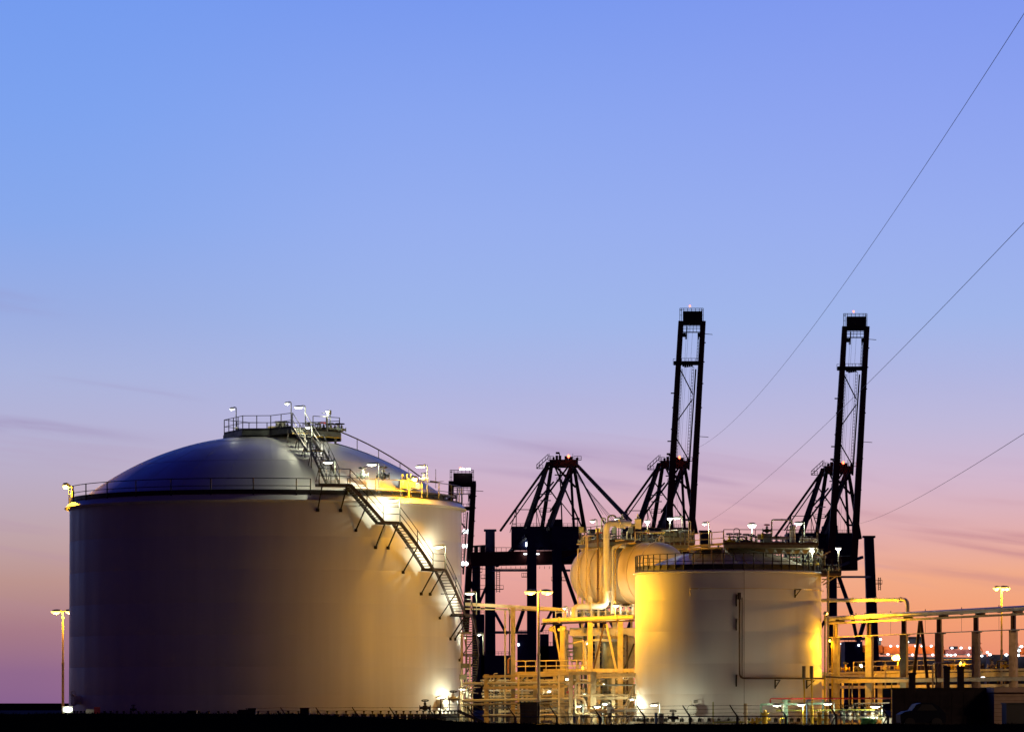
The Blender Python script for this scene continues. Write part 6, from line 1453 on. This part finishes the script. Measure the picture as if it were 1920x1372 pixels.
# ============================================================ rim and roof fittings of the big tank
for px, py, Y, s, m, t_ in ((680, 899, 274.6, .55, M_GREY, 'grey relief valve with white lamp head on the tank rim by the stairs'), (718, 900, 275, .6, M_RAIL, 'dark relief valve on the tank rim between two lamps'), (795, 903, 278, .4, M_GREY, 'small valve at the right end of the rim walkway')):
    valve(t_, P(px, py, Y), s, m, M_RAIL)
tk = thing('vent_hood', 'white conical vent hood with knobs on the right rim of the huge tank', 'vent', P(762, 914, 277)); q = P(763, 914, 277); q2 = q
MB().lathe(q, [(.62, 0), (.62, .45), (.42, .62), (.36, .66), (.01, .68)], 20).build('hood', M_WHITE, tk)
for s_ in (-.3, 0, .28): MB().cyl(q + Vector((s_, 0, .6)), q + Vector((s_, 0, .98)), .07, 8).build('knob', M_WHITE, tk)
q = P(779, 916, 278.4); MB().lathe(q, [(.42, 0), (.42, .3), (.3, .42), (.01, .44)], 18).build('side_hood', M_WHITE, tk)
for i, (px, y0) in enumerate(((766.5, 876), (817, 879))):
    pipe(['thin dark lightning rod on the tank rim by the orange floodlight', 'thin dark lightning rod at the far right of the tank rim'][i], [(px, 915, 277.5 + i), (px, y0, 277.5 + i)], .5, M_RAIL, n=6, cat='rod')
wv = thing('wind_vane', 'dark wind vane arm at the right end of the tank rim', 'vane', P(818, 905, 279)); MB().beam(P(806, 902, 279), P(820, 903.5, 279), .22, .1).build('body', M_RAIL, wv); MB().beam(P(820, 903.5, 279), P(833, 901.5, 279), .2, .06, .04).build('tail', M_RAIL, wv)
pipe('thick pale header pipe along the rim walkway of the huge tank', [pol(T1, 30 + 5 * j, 13.2, 16.45) for j in range(9)], 2.2, M_WHITE, .1, 8)
pipe('upper thin pipe along the rim walkway of the huge tank', [pol(T1, 30 + 5 * j, 13.0, 16.75) for j in range(8)], 1.2, M_GALV, .1, 8)
ZT = 20.9
def TP(x, y, z): return Vector((T1.x + x, T1.y + y, z))
pipe('grey pipe arch standing on the left part of the roof platform', [TP(-.15, -1, ZT), TP(-.15, -1, ZT + 1.5), TP(.62, -1, ZT + 1.5), TP(.62, -1, ZT)], 1.6, M_GREY, .12, 8)
pipe('dark hose loop beside the arch on the roof platform', [TP(0, -1.4, ZT), TP(.1, -1.4, ZT + 1.0), TP(.35, -1.4, ZT + 1.4), TP(.6, -1.4, ZT + 1.1), TP(.72, -1.4, ZT)], .8, M_RAIL, .2, 6)
pipe('white double riser at the head of the dome stairs', [TP(2.9, -3, ZT), TP(2.9, -3, ZT + 2.1), TP(3.25, -3, ZT + 2.1), TP(3.25, -3, ZT)], 2.6, M_WHITE, .18, 10)
pipe('slender tan vent rod near the stair head of the roof platform', [TP(2.0, -4.4, ZT), TP(2.0, -4.4, ZT + 1.75)], 1.1, M_CREAM, n=8, cat='vent')
eb = thing('equipment_box', 'pale equipment box on the middle of the roof platform', 'equipment', TP(1.2, -2.6, ZT)); MB().box(TP(1.2, -2.6, ZT + .35), (.7, .5, .6)).build('body', M_WHITE, eb); MB().box(TP(1.2, -2.6, ZT + .67), (.76, .56, .04)).build('lid', M_GALV, eb); MB().cyl(TP(.3, -2.7, ZT + .2), TP(.85, -2.7, ZT + .2), .14, 10).build('drum', M_CREAM, eb)
MB().box(TP(1.2, -2.6, ZT + .03), (.5, .4, .06)).build('foot', M_GALV, eb)
rg = random.Random(3)
for i in range(15):
    x = -0.2 + i * .16 if i < 4 else 2.6 + (i - 4) * .25; y = -2.9 + rg.uniform(-.5, 1.0) if i < 4 else -2.2 + rg.uniform(0, 2.2)
    valve(nth('small valve on the roof platform', i, 15), TP(x + (1.4 if i < 4 else .4), y, ZT), .42, [M_RAIL, M_GREY, M_OLIVE][i % 3], M_RED if i in (1, 9) else M_RAIL, 'valves on the roof platform')
pipe('thin manifold pipe along the right of the roof platform', [TP(2.9, -1.4, ZT + .75), TP(5.2, -.2, ZT + .75)], 1.4, M_GREY, n=8); pipe('pale elbow pipe under the valves of the roof platform', [TP(3.4, -1.6, ZT + .1), TP(3.4, -1.6, ZT + .45), TP(4.4, -1.4, ZT + .45), TP(4.4, -1.4, ZT + .1)], 1.5, M_WHITE, .15, 8)
rt = thing('radar_gauge', 'grey drum gauge beside the round lamp on the roof platform', 'gauge', P(619, 800, 284)); MB().cyl(P(619, 800, 284), P(619, 777, 284), .04, 6).build('stem', M_GREY, rt); MB().cyl(P(618.5, 777, 284), P(618.5, 769, 284), .11, 10).build('drum', M_OLIVE, rt); MB().beam(P(603, 774, 284), P(613, 773.4, 284), .03).build('arm', M_GREY, rt)
mv = thing('mushroom_vent', 'small pale mushroom vent at the left end of the roof platform', 'vent', TP(-2.1, -.2, ZT)); MB().cyl(TP(-2.1, -.2, ZT), TP(-2.1, -.2, ZT + .35), .06, 8).build('stem', M_WHITE, mv); MB().ellip(TP(-2.1, -.2, ZT + .3), .2, .2, .14, 12, 4, 0, 1).build('cap', M_WHITE, mv)

# ============================================================ overhead lines
def cable(label, a, c, sag, r, loc=None):
    a, c = Vector(a), Vector(c); pts = []
    for i in range(33):
        t = i / 32; p = a.lerp(c, t); p.z -= sag * 4 * t * (1 - t); pts.append(p)
    t_ = thing('cable', label, 'cable', c); MB().tube(pts, r, 5).build('wire', M_RAIL, t_); return t_
# the three lines run from a pylon beyond the right edge to the quay
Yp = 300.0
cable('thin overhead wire, steepest of the three at upper right', P(2010, -115, Yp), P(1311, 838, 1190), 6.0, .028)
cable('thin overhead wire, middle of the three, passing behind the rightmost boom', P(2060, 270, Yp), P(1326, 979, 1290), 3.0, .028)
cable('thin overhead wire, lowest and flattest of the three', P(2050, 728, Yp), P(1609, 982, 1196), 1.5, .028)
py_ = thing('pylon', 'lattice pylon beyond the right edge carrying the overhead wires', 'pylon', (*XY(2050, Yp), 0))
xp = XY(2050, Yp)[0]; zt = P(2050, -130, Yp).z; b = MB()
for s1, s2 in ((-1, -1), (1, -1), (1, 1), (-1, 1)): b.beam((xp + s1 * 3.2, Yp + s2 * 3.2, 0), (xp + s1 * .5, Yp + s2 * .5, zt), .22)
for i in range(12):
    u0, u1 = i / 12, (i + 1) / 12; w0, w1 = 3.2 - 2.7 * u0, 3.2 - 2.7 * u1
    for s2 in (-1, 1): b.beam((xp - w0, Yp + s2 * w0, zt * u0), (xp + w1, Yp + s2 * w1, zt * u1), .1); b.beam((xp + w0, Yp + s2 * w0, zt * u0), (xp - w1, Yp + s2 * w1, zt * u1), .1)
b.build('tower', M_GALV, py_)
for z_, x_ in ((P(0, -115, Yp).z, XY(2010, Yp)[0]), (P(0, 270, Yp).z, XY(2060, Yp)[0]), (P(0, 728, Yp).z, XY(2050, Yp)[0])):
    MB().beam((x_ - .4, Yp, z_ + .2), (xp + 2.5, Yp, z_ + .2), .2).build('cross_arm', M_GALV, py_)
